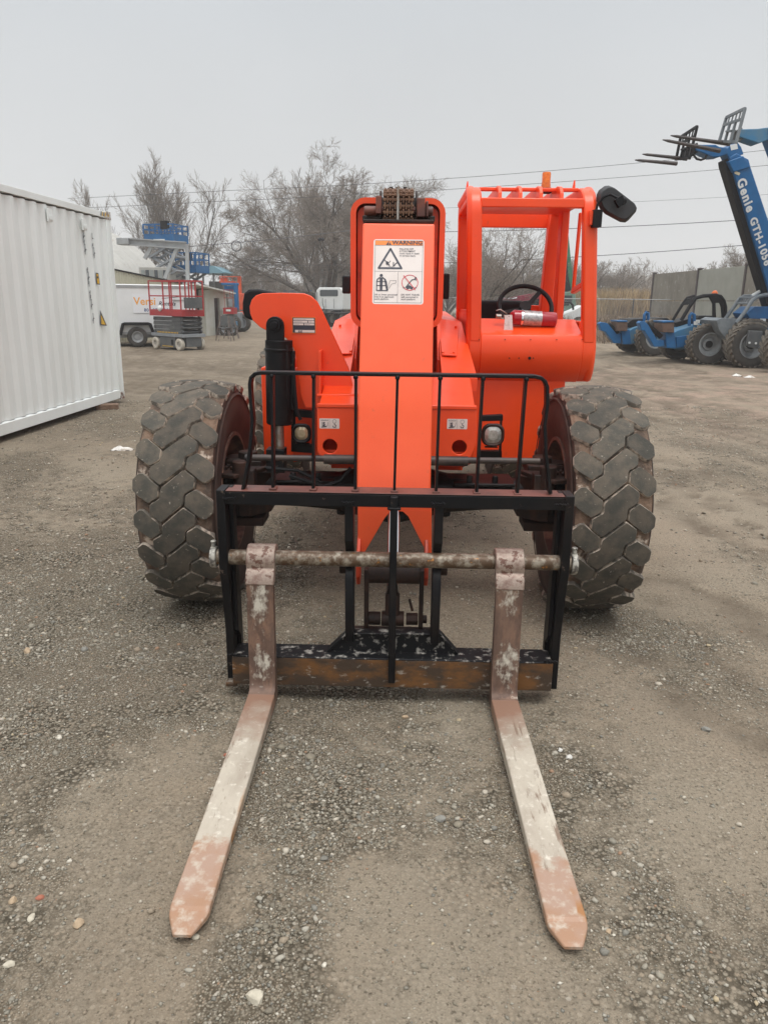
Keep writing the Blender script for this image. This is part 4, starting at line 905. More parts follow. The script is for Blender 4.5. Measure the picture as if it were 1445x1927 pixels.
def stone_mat():
    m=bpy.data.materials.new('loose_gravel'); m.use_nodes=True; nt=m.node_tree;N=nt.nodes;L=nt.links;b=N['Principled BSDF']
    g=N.new('ShaderNodeNewGeometry'); r=N.new('ShaderNodeValToRGB'); L.new(g.outputs['Random Per Island'],r.inputs[0]); e=r.color_ramp.elements; r.color_ramp.interpolation='CONSTANT'
    e[0].position=0;e[0].color=(.22,.20,.165,1);e[1].position=.955;e[1].color=(.66,.63,.57,1)
    for p,c in ((.12,(.27,.245,.20)),(.28,(.28,.265,.23)),(.42,(.34,.32,.275)),(.55,(.32,.27,.215)),(.65,(.24,.235,.215)),(.75,(.42,.40,.355)),(.85,(.52,.48,.42)),(.975,(.36,.24,.17)),(.988,(.50,.42,.30))): q=e.new(p); q.color=(*c,1)
    tc=N.new('ShaderNodeTexCoord'); n=N.new('ShaderNodeTexNoise'); n.inputs['Scale'].default_value=150; L.new(tc.outputs['Object'],n.inputs['Vector']); mr=N.new('ShaderNodeMapRange'); L.new(n.outputs[0],mr.inputs[0]); mr.inputs[3].default_value=.65; mr.inputs[4].default_value=1.3
    vm=N.new('ShaderNodeVectorMath'); vm.operation='SCALE'; L.new(r.outputs[0],vm.inputs[0]); L.new(mr.outputs[0],vm.inputs['Scale']); 
    vm2=N.new('ShaderNodeVectorMath'); vm2.operation='MULTIPLY'; L.new(vm.outputs[0],vm2.inputs[0]); vm2.inputs[1].default_value=(.86,.83,.765); L.new(vm2.outputs[0],b.inputs['Base Color']); b.inputs['Roughness'].default_value=.9; b.inputs['Specular IOR Level'].default_value=.25; return m
SM=stone_mat()
A=[stones(270000,-2.6,2.6,.75,4.6,.0022,.0070,1,mesh='oct',bias=.07),stones(22000,-2.6,2.6,.75,5.0,.005,.0115,2,bias=.02),stones(90000,-6,6,4.2,13,.005,.016,3,mesh='oct',bias=.05),stones(1500,-3,3,.8,8,.012,.02,4,bias=.05,power=1.5)]
off=0;VV=[];FF=[]
for v,f in A: VV.append(v);FF.append(f+off);off+=len(v)
VV=np.concatenate(VV);FF=np.concatenate(FF)
me=bpy.data.meshes.new('loose_gravel'); me.vertices.add(len(VV)); me.vertices.foreach_set('co',VV.ravel()); me.loops.add(FF.size); me.loops.foreach_set('vertex_index',FF.ravel()); me.polygons.add(len(FF)); me.polygons.foreach_set('loop_start',np.arange(len(FF))*3); me.polygons.foreach_set('loop_total',np.full(len(FF),3)); me.update(); me.materials.append(SM)
lg=tag(bpy.data.objects.new('loose_gravel',me),'loose grey and white gravel scattered over the muddy yard','gravel',kind='stuff'); C.objects.link(lg)
print('stones',len(FF))
# ---- the few stones one can point to
def rock(px,py,r,col,label,seed,flat=.6):
    g=gnd(px,py); rn=random.Random(seed); bm=bmesh.new(); bmesh.ops.create_icosphere(bm,subdivisions=2,radius=1)
    for v in bm.verts:
        k=1+.45*(mnoise.noise(v.co*1.3+Vector((seed*3.1,0,0)))); v.co*=k
        for q in range(3):
            pass
    for pn in range(6):
        d=Vector((rn.uniform(-1,1),rn.uniform(-1,1),rn.uniform(-.3,1))).normalized()
        for v in bm.verts:
            e=v.co.dot(d)-.72
            if e>0: v.co-=d*e
    for v in bm.verts: v.co=Vector((v.co.x*r*1.15,v.co.y*r*.9,v.co.z*r*flat))
    me=bpy.data.meshes.new('rock'); bm.to_mesh(me); bm.free(); me.materials.append(col)
    o=bpy.data.objects.new('stone',me); C.objects.link(o); o.location=(g.x,g.y,float(gheight(np.array([g.x]),np.array([g.y]))[0])+r*flat*.45); o.rotation_euler=(0,0,rn.uniform(0,6)); tag(o,label,'stone','stones lying on the gravel')
st=lambda n,a,b_: mat(n,a,b_,.4,.65,40,rough=.9,bump=.4,bsc=60)
W1=st('stone_pale',(.52,.47,.37),(.40,.36,.28));W2=st('stone_red',(.36,.13,.08),(.28,.11,.07));W3=st('stone_tan',(.42,.31,.20),(.32,.24,.16));W4=st('stone_grey',(.24,.23,.20),(.17,.165,.145));W5=st('stone_white',(.62,.60,.55),(.48,.46,.42))
for a in ((482,1879,.024,W1,'largest pale flat stone at the bottom of the yard between the forks',1),(367,1762,.012,W1,'rounded cream pebble touching the left fork tip',2),(75,1687,.012,W2,'brick red pebble near the left edge of the yard',3),
  (148,1738,.017,W3,'tan flat stone left of the left fork tip',4),(60,1725,.013,W1,'oval cream pebble below the brick red pebble',5),(24,1692,.014,W3,'light tan flat pebble beside the left edge of the yard',6),
  (763,1348,.015,W3,'small tan stone lying just in front of the carriage beam',7),(1328,1373,.019,W4,'dark lump of dirt on the muddy ground right of the right fork',8),(828,1541,.018,W4,'flat dark clod of mud midway between the forks',9),
  (1070,1426,.014,W5,'white chalky stone to the right of the right fork',10),(1054,1412,.011,W5,'smaller white stone up and left of the white chalky stone',11),(16,1815,.014,W1,'pale stone at the bottom left edge of the yard',12),
  (1145,1755,.009,W3,'tiny round tan pebble right of the right fork tip',13),(425,1420,.010,W2,'red brick chip against the left fork blade',14),(52,1224,.022,W3,'beige flat stone on the left in front of the left wheel',15),(160,1221,.019,W4,'dark grey stone right of the beige flat stone on the left',16)): rock(*a)
def crumple(px,py,w,d,h,label,cat,name,seed):
    g=gnd(px,py); n=16; b=MB(); r_=random.Random(seed); vs=[];
    for k in range(2):
        for i in range(n):
            for j in range(n):
                u=i/(n-1)-.5; v=j/(n-1)-.5; q=.5+.5*mnoise.noise(Vector((u*3+seed,v*3,0))); rr=1-.35*mnoise.noise(Vector((math.atan2(v,u)*1.3,seed,1)))
                vs.append((u*w*rr,v*d*rr,.012+h*max(0,1-4*(u*u+v*v))*(.5+q)+.5*h*mnoise.noise(Vector((u*7,v*7,seed)))-(0.004*k)))
    fs=[]
    for k in range(2):
        for i in range(n-1):
            for j in range(n-1): o=k*n*n+i*n+j; fs.append((o,o+1,o+n+1,o+n))
    b.add(vs,fs); o=b.build(name,mat(name+'%d_cloth'%seed if 0 else name+'_white_%s'%cat,(.68,.66,.62),(.45,.40,.34),.5,.62,12,rough=.9),smooth=True,sharp=80,recalc=False); o.location=g; tag(o,label,cat)
crumple(231,848,.24,.10,.035,'crumpled dirty white rag on the gravel left of the left front wheel','rag','rag',1)
for px,py,s_,l in ((1386,708,1,'left of the two white plastic scraps in front of the blue telehandlers'),(1409,711,2,'right of the two white plastic scraps in front of the blue telehandlers')): crumple(px,py,.22,.16,.04,l,'litter','plastic_scrap',s_)
# ================================================================ helpers for far things
def frm(root):
    M_=Matrix.Translation(root.location)@Matrix.Rotation(root.rotation_euler[2],4,'Z'); I=M_.inverted()
    o=I@Vector((0,0,H)); 
    def P(px,py,yl,ax=1):
        d=Vector(ray(px,py)); q=(I.to_3x3()@d); return o+q*((yl-o[ax])/q[ax])
    return P
def wheel(parent,x,y,R_,w,face=-1,rimm=None,tyre=RUBF,lug=True,name='wheel',ratio=.56,side=RUBD,n=24):
    W=empty(name,(x,y,R_),parent=parent); b=MB(); r=R_-(.035*R_/.6 if lug else 0)
    b.mi=1; b.lathe([(r,-w*.42),(r*.93,-w*.5),(r*.75,-w*.52),(R_*ratio,-w*.44),(R_*ratio,w*.44),(r*.75,w*.52),(r*.93,w*.5),(r,w*.42)],'y',n=n*2); k=8
    b.m=[0 if q%k in (7,) else 1 for q in range(len(b.m))]
    if lug:
        b.mi=0
        for i in range(n):
            for s in (-1,1):
                a=2*PI*(i+(.5 if s>0 else 0))/n; a2=a+2*PI/n*.75; hw=PI/n*.42; vs=[]
                for rr in (r-.01,R_):
                    for (yy,aa) in ((s*.02,a2),(s*w*.5,a)):
                        for q in (-hw,hw): vs.append((rr*math.cos(aa+q),yy,rr*math.sin(aa+q)))
                b.add(vs,[(4,5,7,6),(0,1,5,4),(2,6,7,3),(0,4,6,2),(1,3,7,5)])
    b.build('tyre',[tyre,side],W)
    b=MB(); q=R_*ratio; f=face*w
    b.lathe([(q*1.03,f*.46),(q*.93,f*.46),(q*.88,f*.2),(q*.55,f*.1),(q*.5,f*.22),(.001,f*.24),(.001,0),(q*1.0,0)],'y',n=32)
    b.build('rim',rimm or GRY,W)
    if lug: b=MB(); b.cyl((0,f*.12,0),(0,f*.34,0),R_*.17,16); b.build('hub',BLKM,W)
    return W
# ================================================================ shipping container
CT=empty('shipping_container',(-4.35,12.72,.07),R(-2.95),label='white corrugated shipping container standing on timber blocks at the left edge',cat='container')
CW=mat('container_white',(.78,.81,.79),(.68,.70,.67),.4,.72,.9,rough=.5,c3=(.40,.34,.26),lo3=.70,hi3=.76,sc3=7,stretch=(1,1,.30),bump=.04,bsc=8)
CL,CH=12.19,2.90
b=MB(); n=int(CL/.278); zz0,zz1=.17,2.78; pts=[]
for i in range(n):
    y=-.12-i*.278
    pts+=[(0,y),(0,y-.072),(-.036,y-.072-.068),(-.036,y-.072-.068-.070)]
pts=[p for p in pts if p[1]>-CL+.1]; pts.append((0,-CL+.1))
for i in range(len(pts)-1):
    a,c=pts[i],pts[i+1]; b.add([(a[0]-.012,a[1],zz0),(c[0]-.012,c[1],zz0),(c[0]-.012,c[1],zz1),(a[0]-.012,a[1],zz1)],[(0,1,2,3)])
b.build('side_wall',CW,CT,smooth=False)
b=MB(); b.box(-2.40,-2.36,-CL,0,.15,2.8); b.box(-2.4,-.06,-CL,-.03,2.80,2.83); b.box(-2.4,-.04,-CL+.02,-CL+.06,.1,2.8); b.box(-2.4,-.02,-.05,-.02,.15,2.8); b.box(-2.4,0,-CL,-.1,.12,.15); b.build('container_shell',CW,CT)
b=MB(); b.box(-.055,.0,-CL+.1,-.1,2.80,2.885); b.build('top_rail',CW,CT,bevel=.005)
b=MB(); b.prism([(.004,.02),(.004,.155),(-.03,.165),(-.05,.165),(-.05,.03),(-.06,.02)],'y',-CL+.12,-.12); b.build('bottom_rail',CW,CT,bevel=.004)
for y0 in (0,-CL+.14):
    b=MB(); b.box(-.10,.006,y0-.12,y0,.12,2.79); b.box(-.05,.0065,y0-.17,y0-.125,.15,2.79); b.build('corner_post',CW,CT,bevel=.006)
for y0,z0 in ((0,0),(0,CH-.118),(-CL+.178,0),(-CL+.178,CH-.118)):
    b=MB(); b.plate(rrect(y0-.178,y0,z0,z0+.118,.008,2),[arcp for arcp in [[(y0-.089+.035*math.cos(t/12*2*PI),z0+.059+.025*math.sin(t/12*2*PI)) for t in range(12)]]],'x',-.01,.012); b.box(-.16,-.011,y0-.178,y0,z0,z0+.118)
    b.build('corner_casting',mat('casting_worn',(.55,.54,.50),(.16,.08,.05),.47,.6,9,rough=.7) if 'casting_worn' not in MATS else MATS['casting_worn'],CT,bevel=.004)
d=Decal()
for k in range(6):
    y0=-.36+k*.052-.02; d.poly([(y0,CH-.085),(y0+.026,CH-.085),(y0+.052,CH-.02),(y0+.026,CH-.02)],k%2,1+.1*(k%2))
for k in range(5): 
    y0=-.34+k*.06; 
d.build('height_stripes',[KST,YEL],CT,Matrix(((0,0,1,.0085),(1,0,0,0),(0,1,0,0),(0,0,0,1))))
P=frm(CT)
def side(px,py): v=P(px,py,.004,0); return v.y,v.z
cm=Matrix(((0,0,1,.0025),(1,0,0,0),(0,1,0,0),(0,0,0,1)))
d=Decal(); q=[side(*p) for p in ((189,583),(190,612),(202,613))]; d.poly(q,0,1); q=[side(*p) for p in ((190.5,592),(191.5,610),(199.5,611))]; d.poly(q,1,2); q=side(192.5,607); d.text('!',q[0],q[1],.07,0,3); d.build('warning_triangle',[KST,YEL],CT,cm)
d=Decal(); q=[side(*p) for p in ((181,513),(186,514),(189,536),(183,535))]; d.poly(q,0,1); q=[side(*p) for p in ((182,515),(185.5,516),(188,534),(184,533.5))]; d.poly(q,1,2); q=[side(*p) for p in ((183,520),(185.5,520),(186,524),(183.6,524))]; d.poly(q,0,3); d.build('small_yellow_notice',[KST,YEL],CT,cm)
# worn vertical row of stencilled marks
d=Decal(); rr_=random.Random(3)
for (xa,ya,xb,yb) in ((158,437,178,610),(174,442,181,497)):
    k=int((yb-ya)/8.5)
    for i in range(k):
        t=(i+.2)/k
        if rr_.random()<.12 or (xa==158 and i in (7,12,17)): continue
        c=side(xa+(xb-xa)*t,ya+(yb-ya)*t); w_,h_=.028,.062
        d.line([(c[0]-w_,c[1]),(c[0]-w_*.2,c[1]+h_*.5),(c[0]-w_*.6,c[1]-h_*.6)] if i%3 else [(c[0],c[1]+h_*.6),(c[0],c[1]-h_*.6),(c[0]+w_,c[1]-h_*.6)],.016,0,1)
d.build('stencil_marks',[KST],CT,cm)
for px,py in ((92,402),(157,420)):
    c=side(px,py); b=MB(); b.box(.003,.03,c[0]-.06,c[0]+.06,c[1]-.10,c[1]+.06); b.box(.031,.04,c[0]-.05,c[0]+.05,c[1]-.08,c[1]-.02); b.build('air_vent',CW,CT,bevel=.006)
g=gnd(202,771); b=MB(); b.box(-.18,.16,-.10,.10,.0,.085); tim=mat('old_timber',(.13,.075,.05),(.22,.15,.10),.4,.6,12,rough=.9,stretch=(1,6,6)); o=b.build('timber_block',tim,bevel=.01); o.location=(g.x-.0,g.y+.05,0); o.rotation_euler=(0,0,R(18)); tag(o,'short brown timber block wedged under the corner of the white container','timber block')
# ================================================================ enclosed trailer
TRL=empty('cargo_trailer',(*gnd(205,653)[:2],0),R(24),label='white enclosed cargo trailer behind the red scissor lift',cat='trailer')
P=frm(TRL)
z1=2.12; TX=mat('trailer_white',(.72,.73,.72),(.64,.65,.64),.4,.7,1,rough=.4)
L_=P(372,600,0).x; 
b=MB(); b.prism([(-2.2,.42),(L_,.42),(L_,z1-.25),(L_-.18,z1-.04),(L_-.35,z1),(-2.2,z1)],'y',0,2.0); b.build('trailer_body',TX,TRL,bevel=.03)
b=MB(); b.box(-2.2,L_,-.015,.0,z1-.12,z1-.03); b.box(-2.2,L_,-.012,.0,.42,.5); b.build('edge_trim',GALV,TRL)
wx=P(259,636,0).x
wheel(TRL,wx,-.02,.34,.2,-1,GALV,RUBD,False)
b=MB(); b.prism([(wx-.62,.40),(wx-.50,.80),(wx-.40,.84),(wx+.40,.84),(wx+.50,.80),(wx+.62,.40),(wx+.52,.40),(wx+.42,.74),(wx-.42,.74),(wx-.52,.40)],'y',-.16,.02); b.build('fender',BLKM,TRL)
b=MB(); b.box(-2.2,L_,.2,1.8,.30,.41); b.build('trailer_frame',GALV,TRL)
d0=P(322,556,-.0).x; d1=P(362,556,0).x
b=MB(); b.plate([(d0,.62),(d1,.62),(d1,1.62),(d0,1.62)],[[(d0+.03,.65),(d1-.03,.65),(d1-.03,1.59),(d0+.03,1.59)]],'y',-.03,-.001); b.build('side_door_frame',GALV,TRL)
b=MB(); b.box(d1-.18,d1-.02,-.05,-.03,1.05,1.11); b.cyl((d1-.2,-.06,1.13),(d1+.12,-.06,1.13),.03,10); b.build('door_latch',GALV,TRL)
def pp(px,py,yl=-.004): v=P(px,py,yl); return v.x,v.z
o=pp(251,580); e=pp(322,588); tl_=pp(252,555)
d=Decal(); W_=e[0]-o[0]+.12; 
d.rect(0,W_,-.16,.48,0,0); d.text('Versi',.03,.12,.36,1,2,bold=.006,sx=1.0); vs_=.92
d.text('Rentals',.86,.10,.20,2,2,bold=.004,shear=.3); d.line([(1.0,.34),(1.4,.38),(1.8,.44)],.02,2,2)
d.text('801.875.2900',.36,-.11,.155,3,2,bold=.003,sp=1.1)
d.build('rental_sign',[mat('banner_white',(.74,.75,.76),rough=.5),mat('banner_orange',(.80,.36,.05),rough=.5),KST,mat('banner_blue',(.04,.07,.20),rough=.5)],TRL,Matrix.Translation((o[0],-.02,o[1]+.0))@Matrix.Rotation(PI/2,4,'X'))
# ================================================================ red scissor lift
def scissor_small(root,red,L_=1.85,W_=.86,full=True):
    hl,hw=L_/2,W_/2
    for x in (-hl+.22,hl-.22):
        for y in (-hw+.03,hw-.03): wheel(root,x,y,.195,.13,-1 if y<0 else 1,MATS['solid_rim'],MATS['solid_tyre'],False,ratio=.5,side=MATS['solid_tyre'])
    b=MB(); b.box(-hl+.46,hl-.46,-hw+.01,hw-.01,.09,.42); b.box(-hl,hl,-hw+.14,hw-.14,.12,.42); b.mi=1
    for k in range(12): b.box(-.32+k*.055,-.32+k*.055+.025,-hw+.003,-hw+.0095,.10,.135)
    b.mi=2; b.box(.22,.36,-hw+.002,-hw+.008,.17,.34); b.build('chassis',[GRYD,YEL,BLKM],root,bevel=.008)
    b=MB(); b.box(-hl-.03,hl+.03,-hw-.01,hw+.01,.43,.53); b.build('base_frame',GRY,root,bevel=.006)
    b=MB(); 
    for k in range(4):
        z0=.56+k*.135
        for y in (-hw+.05,hw-.10): 
            b.prism([(-hl+.06,z0+.0),(-hl+.14,z0-.02),(hl-.08,z0-.02),(hl-.02,z0+.05),(hl-.08,z0+.105),(-hl+.1,z0+.105)],'y',y,y+.05)
        b.cyl((hl-.14,-hw+.02,z0+.04),(hl-.14,hw-.02,z0+.04),.035,10); b.cyl((-hl+.16,-hw+.02,z0+.04),(-hl+.16,hw-.02,z0+.04),.035,10)
    b.mi=1
    for k in range(14): b.box(-.62+k*.09,-.62+k*.09+.045,-hw+.042,-hw+.048,.545,.585)
    b.mi=0; b.box(hl-.10,hl-.02,-hw+.05,hw-.05,.72,.76); b.build('scissor_stack',[GRYD,YEL],root,bevel=.006)
    b=MB(); b.box(-hl-.02,hl+.02,-hw-.02,hw+.02,1.10,1.14); b.plate([(-hl-.02,-hw-.02),(hl+.02,-hw-.02),(hl+.02,hw+.02),(-hl-.02,hw+.02)],[[(-hl+.02,-hw+.02),(hl-.02,-hw+.02),(hl-.02,hw-.02),(-hl+.02,hw-.02)]],'z',1.141,1.30); b.build('platform',red,root,bevel=.004)
    b=MB(); zt=2.22; zm=1.74
    for z in (zt,zm): b.bar([(-hl,-hw,z),(hl,-hw,z),(hl,hw,z),(-hl,hw,z)],.04,.04,closed=True,up=(0,0,1))
    for x in (-hl,-.08,hl-.62,hl):
        for y in (-hw,hw): b.box(x-.018,x+.018,y-.018,y+.018,1.30,zt-.021)
    for y in (-.1,.15): b.box(hl-.018,hl+.018,y-.018,y+.018,1.3,zt-.021)
    b.build('guard_rail',red,root)
    b=MB(); b.box(hl+.02,hl+.14,-hw+.1,hw-.12,1.36,1.70); b.build('control_box',GRYD,root,bevel=.012)
ST=mat('solid_tyre',(.50,.46,.39),(.40,.36,.29),.4,.6,9,rough=.8); SRM=mat('solid_rim',(.48,.45,.40),(.30,.27,.22),.4,.6,12,rough=.6)
c=(gnd(285,661)+gnd(388,664))/2; c=gnd(337,657)
SL=empty('scissor_lift',(c.x,c.y,0),R(-47),label='small red and dark grey scissor lift with off-white wheels, lowered, beside the white trailer',cat='scissor lift')
SL.rotation_euler=(0,0,R(-42))
scissor_small(SL,REDP)
b=MB(); b.sphere((-.25,-.48,1.34),.10,8,(1,.6,1)); b.build('work_light',WHT,SL)
# ================================================================ long low shed
sa=at(208,510,29.5); sb=at(372,600,35.6)
ang=math.atan2(sb.y-sa.y,sb.x-sa.x)
SH=empty('metal_shed',(sa.x,sa.y,0),ang,label='low beige metal shed with sloping white-edged roof behind the trailer',cat='shed')
BEI=mat('beige_sheet',(.50,.47,.36),(.44,.41,.31),.4,.7,2,rough=.6,stretch=(1,1,.3))
Ls=(sb-sa).xy.length; hA=at(213,507,29.6).z; hB=at(375,540,35.6).z
b=MB(); k=40
for i in range(k):
    x0=Ls*i/k;x1=Ls*(i+1)/k; ha=hA+(hB-hA)*i/k; hb_=hA+(hB-hA)*(i+1)/k
    xm=x0+(x1-x0)*.7; b.add([(x0,0,0),(xm,0,0),(xm,0,ha),(x0,0,ha)],[(0,1,2,3)]); b.add([(xm,0,0),(xm+.02,-.03,0),(x1-.02,-.03,0),(x1,0,0),(xm,0,ha),(xm+.02,-.03,hb_),(x1-.02,-.03,hb_),(x1,0,hb_)],[(0,1,5,4),(1,2,6,5),(2,3,7,6)])
b.build('long_wall',BEI,SH,smooth=False)
b=MB(); b.loft([(-.05,-.06,hA),(-.05,.06,hA),(-.05,.06,hA+.05),(-.05,-.06,hA+.05)],[(Ls,-.06,hB),(Ls,.06,hB),(Ls,.06,hB+.05),(Ls,-.06,hB+.05)]); b.box(-.06,-.0,-.07,.0,0,hA); b.build('wall_trim',BLKM,SH)
P=frm(SH)
b=MB()
x0,x1=P(388,600,-.4).x,P(428,600,-.4).x
xs=[x0,P(405,600,-.4).x,P(415,600,-.4).x,x1]; ht=hB-.12
b.prism([(x0,0),(xs[1],0),(xs[1],ht),(x0,ht)],'y',-.4,2.4); b.prism([(xs[2],0),(x1,0),(x1,ht-.2),(xs[2],ht-.1)],'y',-.4,2.4); b.prism([(xs[1],ht-.35),(xs[2],ht-.35),(xs[2],ht-.1),(xs[1],ht)],'y',-.4,2.4); b.build('end_room',mat('shed_pale',(.55,.55,.50),(.48,.46,.38),.4,.7,2,rough=.6),SH)
b=MB(); b.box(xs[1]+.01,xs[2]-.01,-.30,-.25,0,ht-.36); b.build('door',mat('door_dark_brown',(.045,.025,.022),rough=.6),SH)
b=MB(); b.box(P(379,600,-.2).x,x0-.02,-.1,.5,0,ht); b.build('gap_shade_panel',BLKM,SH)  # black slab standing in for the shade in the gap
b=MB(); b.loft([(P(360,600,-.4).x,-.8,hB+.06),(P(360,600,-.4).x,2.4,hB+.06),(P(360,600,-.4).x,2.4,hB+.12),(P(360,600,-.4).x,-.8,hB+.12)],[(x1+.2,-.8,ht-.16),(x1+.2,2.4,ht-.16),(x1+.2,2.4,ht-.10),(x1+.2,-.8,ht-.10)]); b.build('roof',mat('roof_white',(.70,.70,.66),(.5,.5,.46),.4,.6,6,rough=.6),SH,smooth=False)
# ================================================================ folding chairs leaning by the shed
for k,(px,py,sc) in enumerate(((424,644,1.0),(436,640,.92))):
    g=gnd(px,py-3); A_=empty('folding_chair',(g.x,g.y,0),R(10+20*k),label=('dark brown folding chair with spread legs at the corner of the beige shed','second folding chair, the one farther right and half hidden at the shed corner')[k],cat='folding chair',group='folding chairs at the shed corner',sc=sc*.82)
    b=MB()
    for s in (-1,1):
        b.bar([(s*.45,0,0),(s*.2,.02,1.25)],.05,.04,up=(0,1,0)); b.bar([(s*.30,-.35,0),(s*.16,.05,1.2)],.04,.04,up=(0,1,0))
    b.bar([(-.33,.01,.55),(.33,.01,.55)],.03,.03); b.build('chair_legs',mat('chair_brown',(.16,.12,.10),(.10,.08,.07),.4,.6,8,rough=.6) if 'chair_brown' not in MATS else MATS['chair_brown'],A_)
    b=MB(); b.prism([(-.24,.72),(.24,.72),(.15,1.18),(.08,1.25),(-.08,1.25),(-.15,1.18)],'y',-.05,.0); b.build('chair_back',GRYD,A_)
    b=MB(); b.box(-.3,.3,-.28,.0,.62,.66); b.build('chair_seat',GRYD,A_)
# ================================================================ quonset hut
c=at(138,560,50); Ra,Rh=9.2,5.9
QH=empty('quonset_hut',(c.x,50,0),R(-30),label='arched grey-white ribbed metal hut rising behind the beige shed',cat='hut')
QM=mat('quonset_sheet',(.40,.39,.355),(.33,.32,.29),.4,.7,.8,rough=.6,c3=(.30,.27,.23),lo3=.60,hi3=.72,sc3=3)
b=MB(); na=40; vs=[];fs=[]; ny=96
for j in range(ny+1):
    for i in range(na+1):
        a=PI*i/na; k=1+(.016 if (j//2)%2 else 0); vs.append((Ra*k*math.cos(a),-18+j*.1875,Rh*k*max(0,math.sin(a))))
for j in range(ny):
    for i in range(na): o=j*(na+1)+i; fs.append((o,o+1,o+na+2,o+na+1))
b.add(vs,fs); b.build('arched_roof',QM,QH,smooth=False)
for yy in (-17.9,-.1):
    b=MB(); b.add([(Ra*math.cos(PI*i/na),yy,Rh*math.sin(PI*i/na)) for i in range(na+1)],[tuple(range(na+1))]); b.build('end_wall',QM,QH,smooth=False)
QI=(Matrix.Translation(QH.location)@Matrix.Rotation(R(-30),4,'Z')).inverted()
q0=at(263,524,42);q1=at(318,503,42)
b=MB(); b.X=QI; b.box(q0.x,q1.x,42,45,q0.z-.9,q1.z); b.build('side_dormer',QM,QH,bevel=.02)
pg=mat('pane_grey',(.25,.27,.26),rough=.2)
for i in range(6):
    t0=q0.x+.12+(q1.x-q0.x-.2)*i/6; b=MB(); b.X=QI; b.box(t0,t0+(q1.x-q0.x)/6-.08,41.97,41.99,q0.z-.05,q1.z-.15); b.build('window',GLS if i%2 else pg,QH)
# ================================================================ steel gantry frame
GF=empty('steel_frame',(*at(300,560,38).xy,0),0,label='grey steel beam frame with slanted struts standing over the hut',cat='steel frame')
P=frm(GF)
b=MB(); p0=P(244,455,0);p1=P(351,462,0)
for dz in (.14,-.14): b.bar([p0+Vector((0,0,dz)),p1+Vector((0,0,dz))],.30,.05,up=(0,0,1))
b.bar([p0,p1],.05,.26,up=(0,0,1)); b.build('top_beam',GALV,GF)
for A_,B_ in (((286,464),(273,487)),((334,466),(311,524)),((352,460),(355,560))):
    b=MB(); b.bar([P(*A_,0),P(*B_,0)],.16,.16,up=(0,1,0)); b.build('strut',GALV,GF)
b=MB(); v=P(223,448,0);w2=P(246,461,0); b.box(v.x,w2.x,-.3,.5,w2.z,v.z+.0); b.build('unit_box',GALV,GF,bevel=.02)
# ================================================================ raised blue scissor lifts
def big_scissor(px0,px1,ptop,pdeck,pbot,Y,label,ph):
    a=at((px0+px1)/2,pdeck,Y); root=empty('scissor_lift',(a.x,Y,0),R(-14),label=label,cat='scissor lift',group='raised blue scissor lifts behind the hut'); P=frm(root)
    hl=(P(px1,pdeck,0).x-P(px0,pdeck,0).x)/2; zd=P(px0,pdeck,0).z; zt=P(px0,ptop,0).z; hw=.8
    b=MB(); b.box(-hl,hl,-hw,hw,zd-.28,zd-.08); b.mi=1; b.box(-hl*.35,hl*.4,-hw-.006,-hw-.001,zd-.22,zd-.14); b.mi=0; b.plate([(-hl,-hw),(hl,-hw),(hl,hw),(-hl,hw)],[[(-hl+.04,-hw+.04),(hl-.04,-hw+.04),(hl-.04,hw-.04),(-hl+.04,hw-.04)]],'z',zd-.079,zd+.12); b.build('platform',[BLU,WHT],root)
    b=MB()
    for z in (zt,(zt+zd)/2+.05): b.bar([(-hl,-hw,z),(hl,-hw,z),(hl,hw,z),(-hl,hw,z)],.06,.06,closed=True,up=(0,0,1))
    for i in range(6):
        x=-hl+2*hl*i/5
        for y in (-hw,hw): b.box(x-.03,x+.03,y-.03,y+.03,zd+.12,zt-.031)
    b.mi=1; b.box(hl-.7,hl-.3,-hw-.05,-hw+.2,zd+.35,zd+.75); b.build('guard_rail',[BLU,BLKM],root)
    b=MB(); nz=max(3,int(zd/.95)); dz=(zd-.3-.9)/nz
    for k in range(nz):
        z0=.9+k*dz
        for y in (-.5,.5):
            b.bar([(-hl*.85,y,z0),(hl*.85,y,z0+dz)],.10,.17,up=(0,1,0)); b.bar([(hl*.85,y+.12,z0),(-hl*.85,y+.12,z0+dz)],.10,.17,up=(0,1,0))
        for x in (-hl*.85,hl*.85): b.cyl((x,-.6,z0),(x,.7,z0),.06,8)
    b.build('scissor_stack',GRY,root)
    b=MB(); b.box(-hl,hl,-.6,.6,.35,.85); b.build('chassis',BLU,root,bevel=.02)
    for x in (-hl+.3,hl-.3):
        for y in (-.7,.7): wheel(root,x,y,.35,.25,-1,GRY,RUBD,False)
big_scissor(286,341,425,447,0,43,'upper raised blue scissor lift, its basket above the grey steel beam',0)
big_scissor(336,382,477,504,0,45,'lower raised blue scissor lift, its basket right of the grey steel post',1)
# ================================================================ teal roofed canopy
CN=empty('canopy',(*at(400,560,58).xy,0),0,label='open canopy with a blue-green sheet roof behind the beige shed',cat='canopy'); P=frm(CN)
b=MB(); A_=P(384,500,0);B_=P(401,500,0);C_=P(421,512,0);D_=P(376,512,0)
b.prism([(D_.x,D_.z),(A_.x,A_.z),(B_.x,B_.z),(C_.x,C_.z),(C_.x,C_.z-.08),(D_.x,D_.z-.08)],'y',0,5); b.build('roof',mat('teal_roof',(.16,.30,.36),rough=.5),CN,smooth=False)
for x in (D_.x+.2,P(401,512,0).x,C_.x-.1): b=MB(); b.box(x-.06,x+.06,.1,.22,0,D_.z-.08); b.build('post',GRYD,CN)
b=MB(); b.box(D_.x+.2,C_.x-.2,2,2.1,.0,D_.z-.6); b.build('back_panel',mat('canopy_dark',(.10,.095,.09),rough=.8),CN)
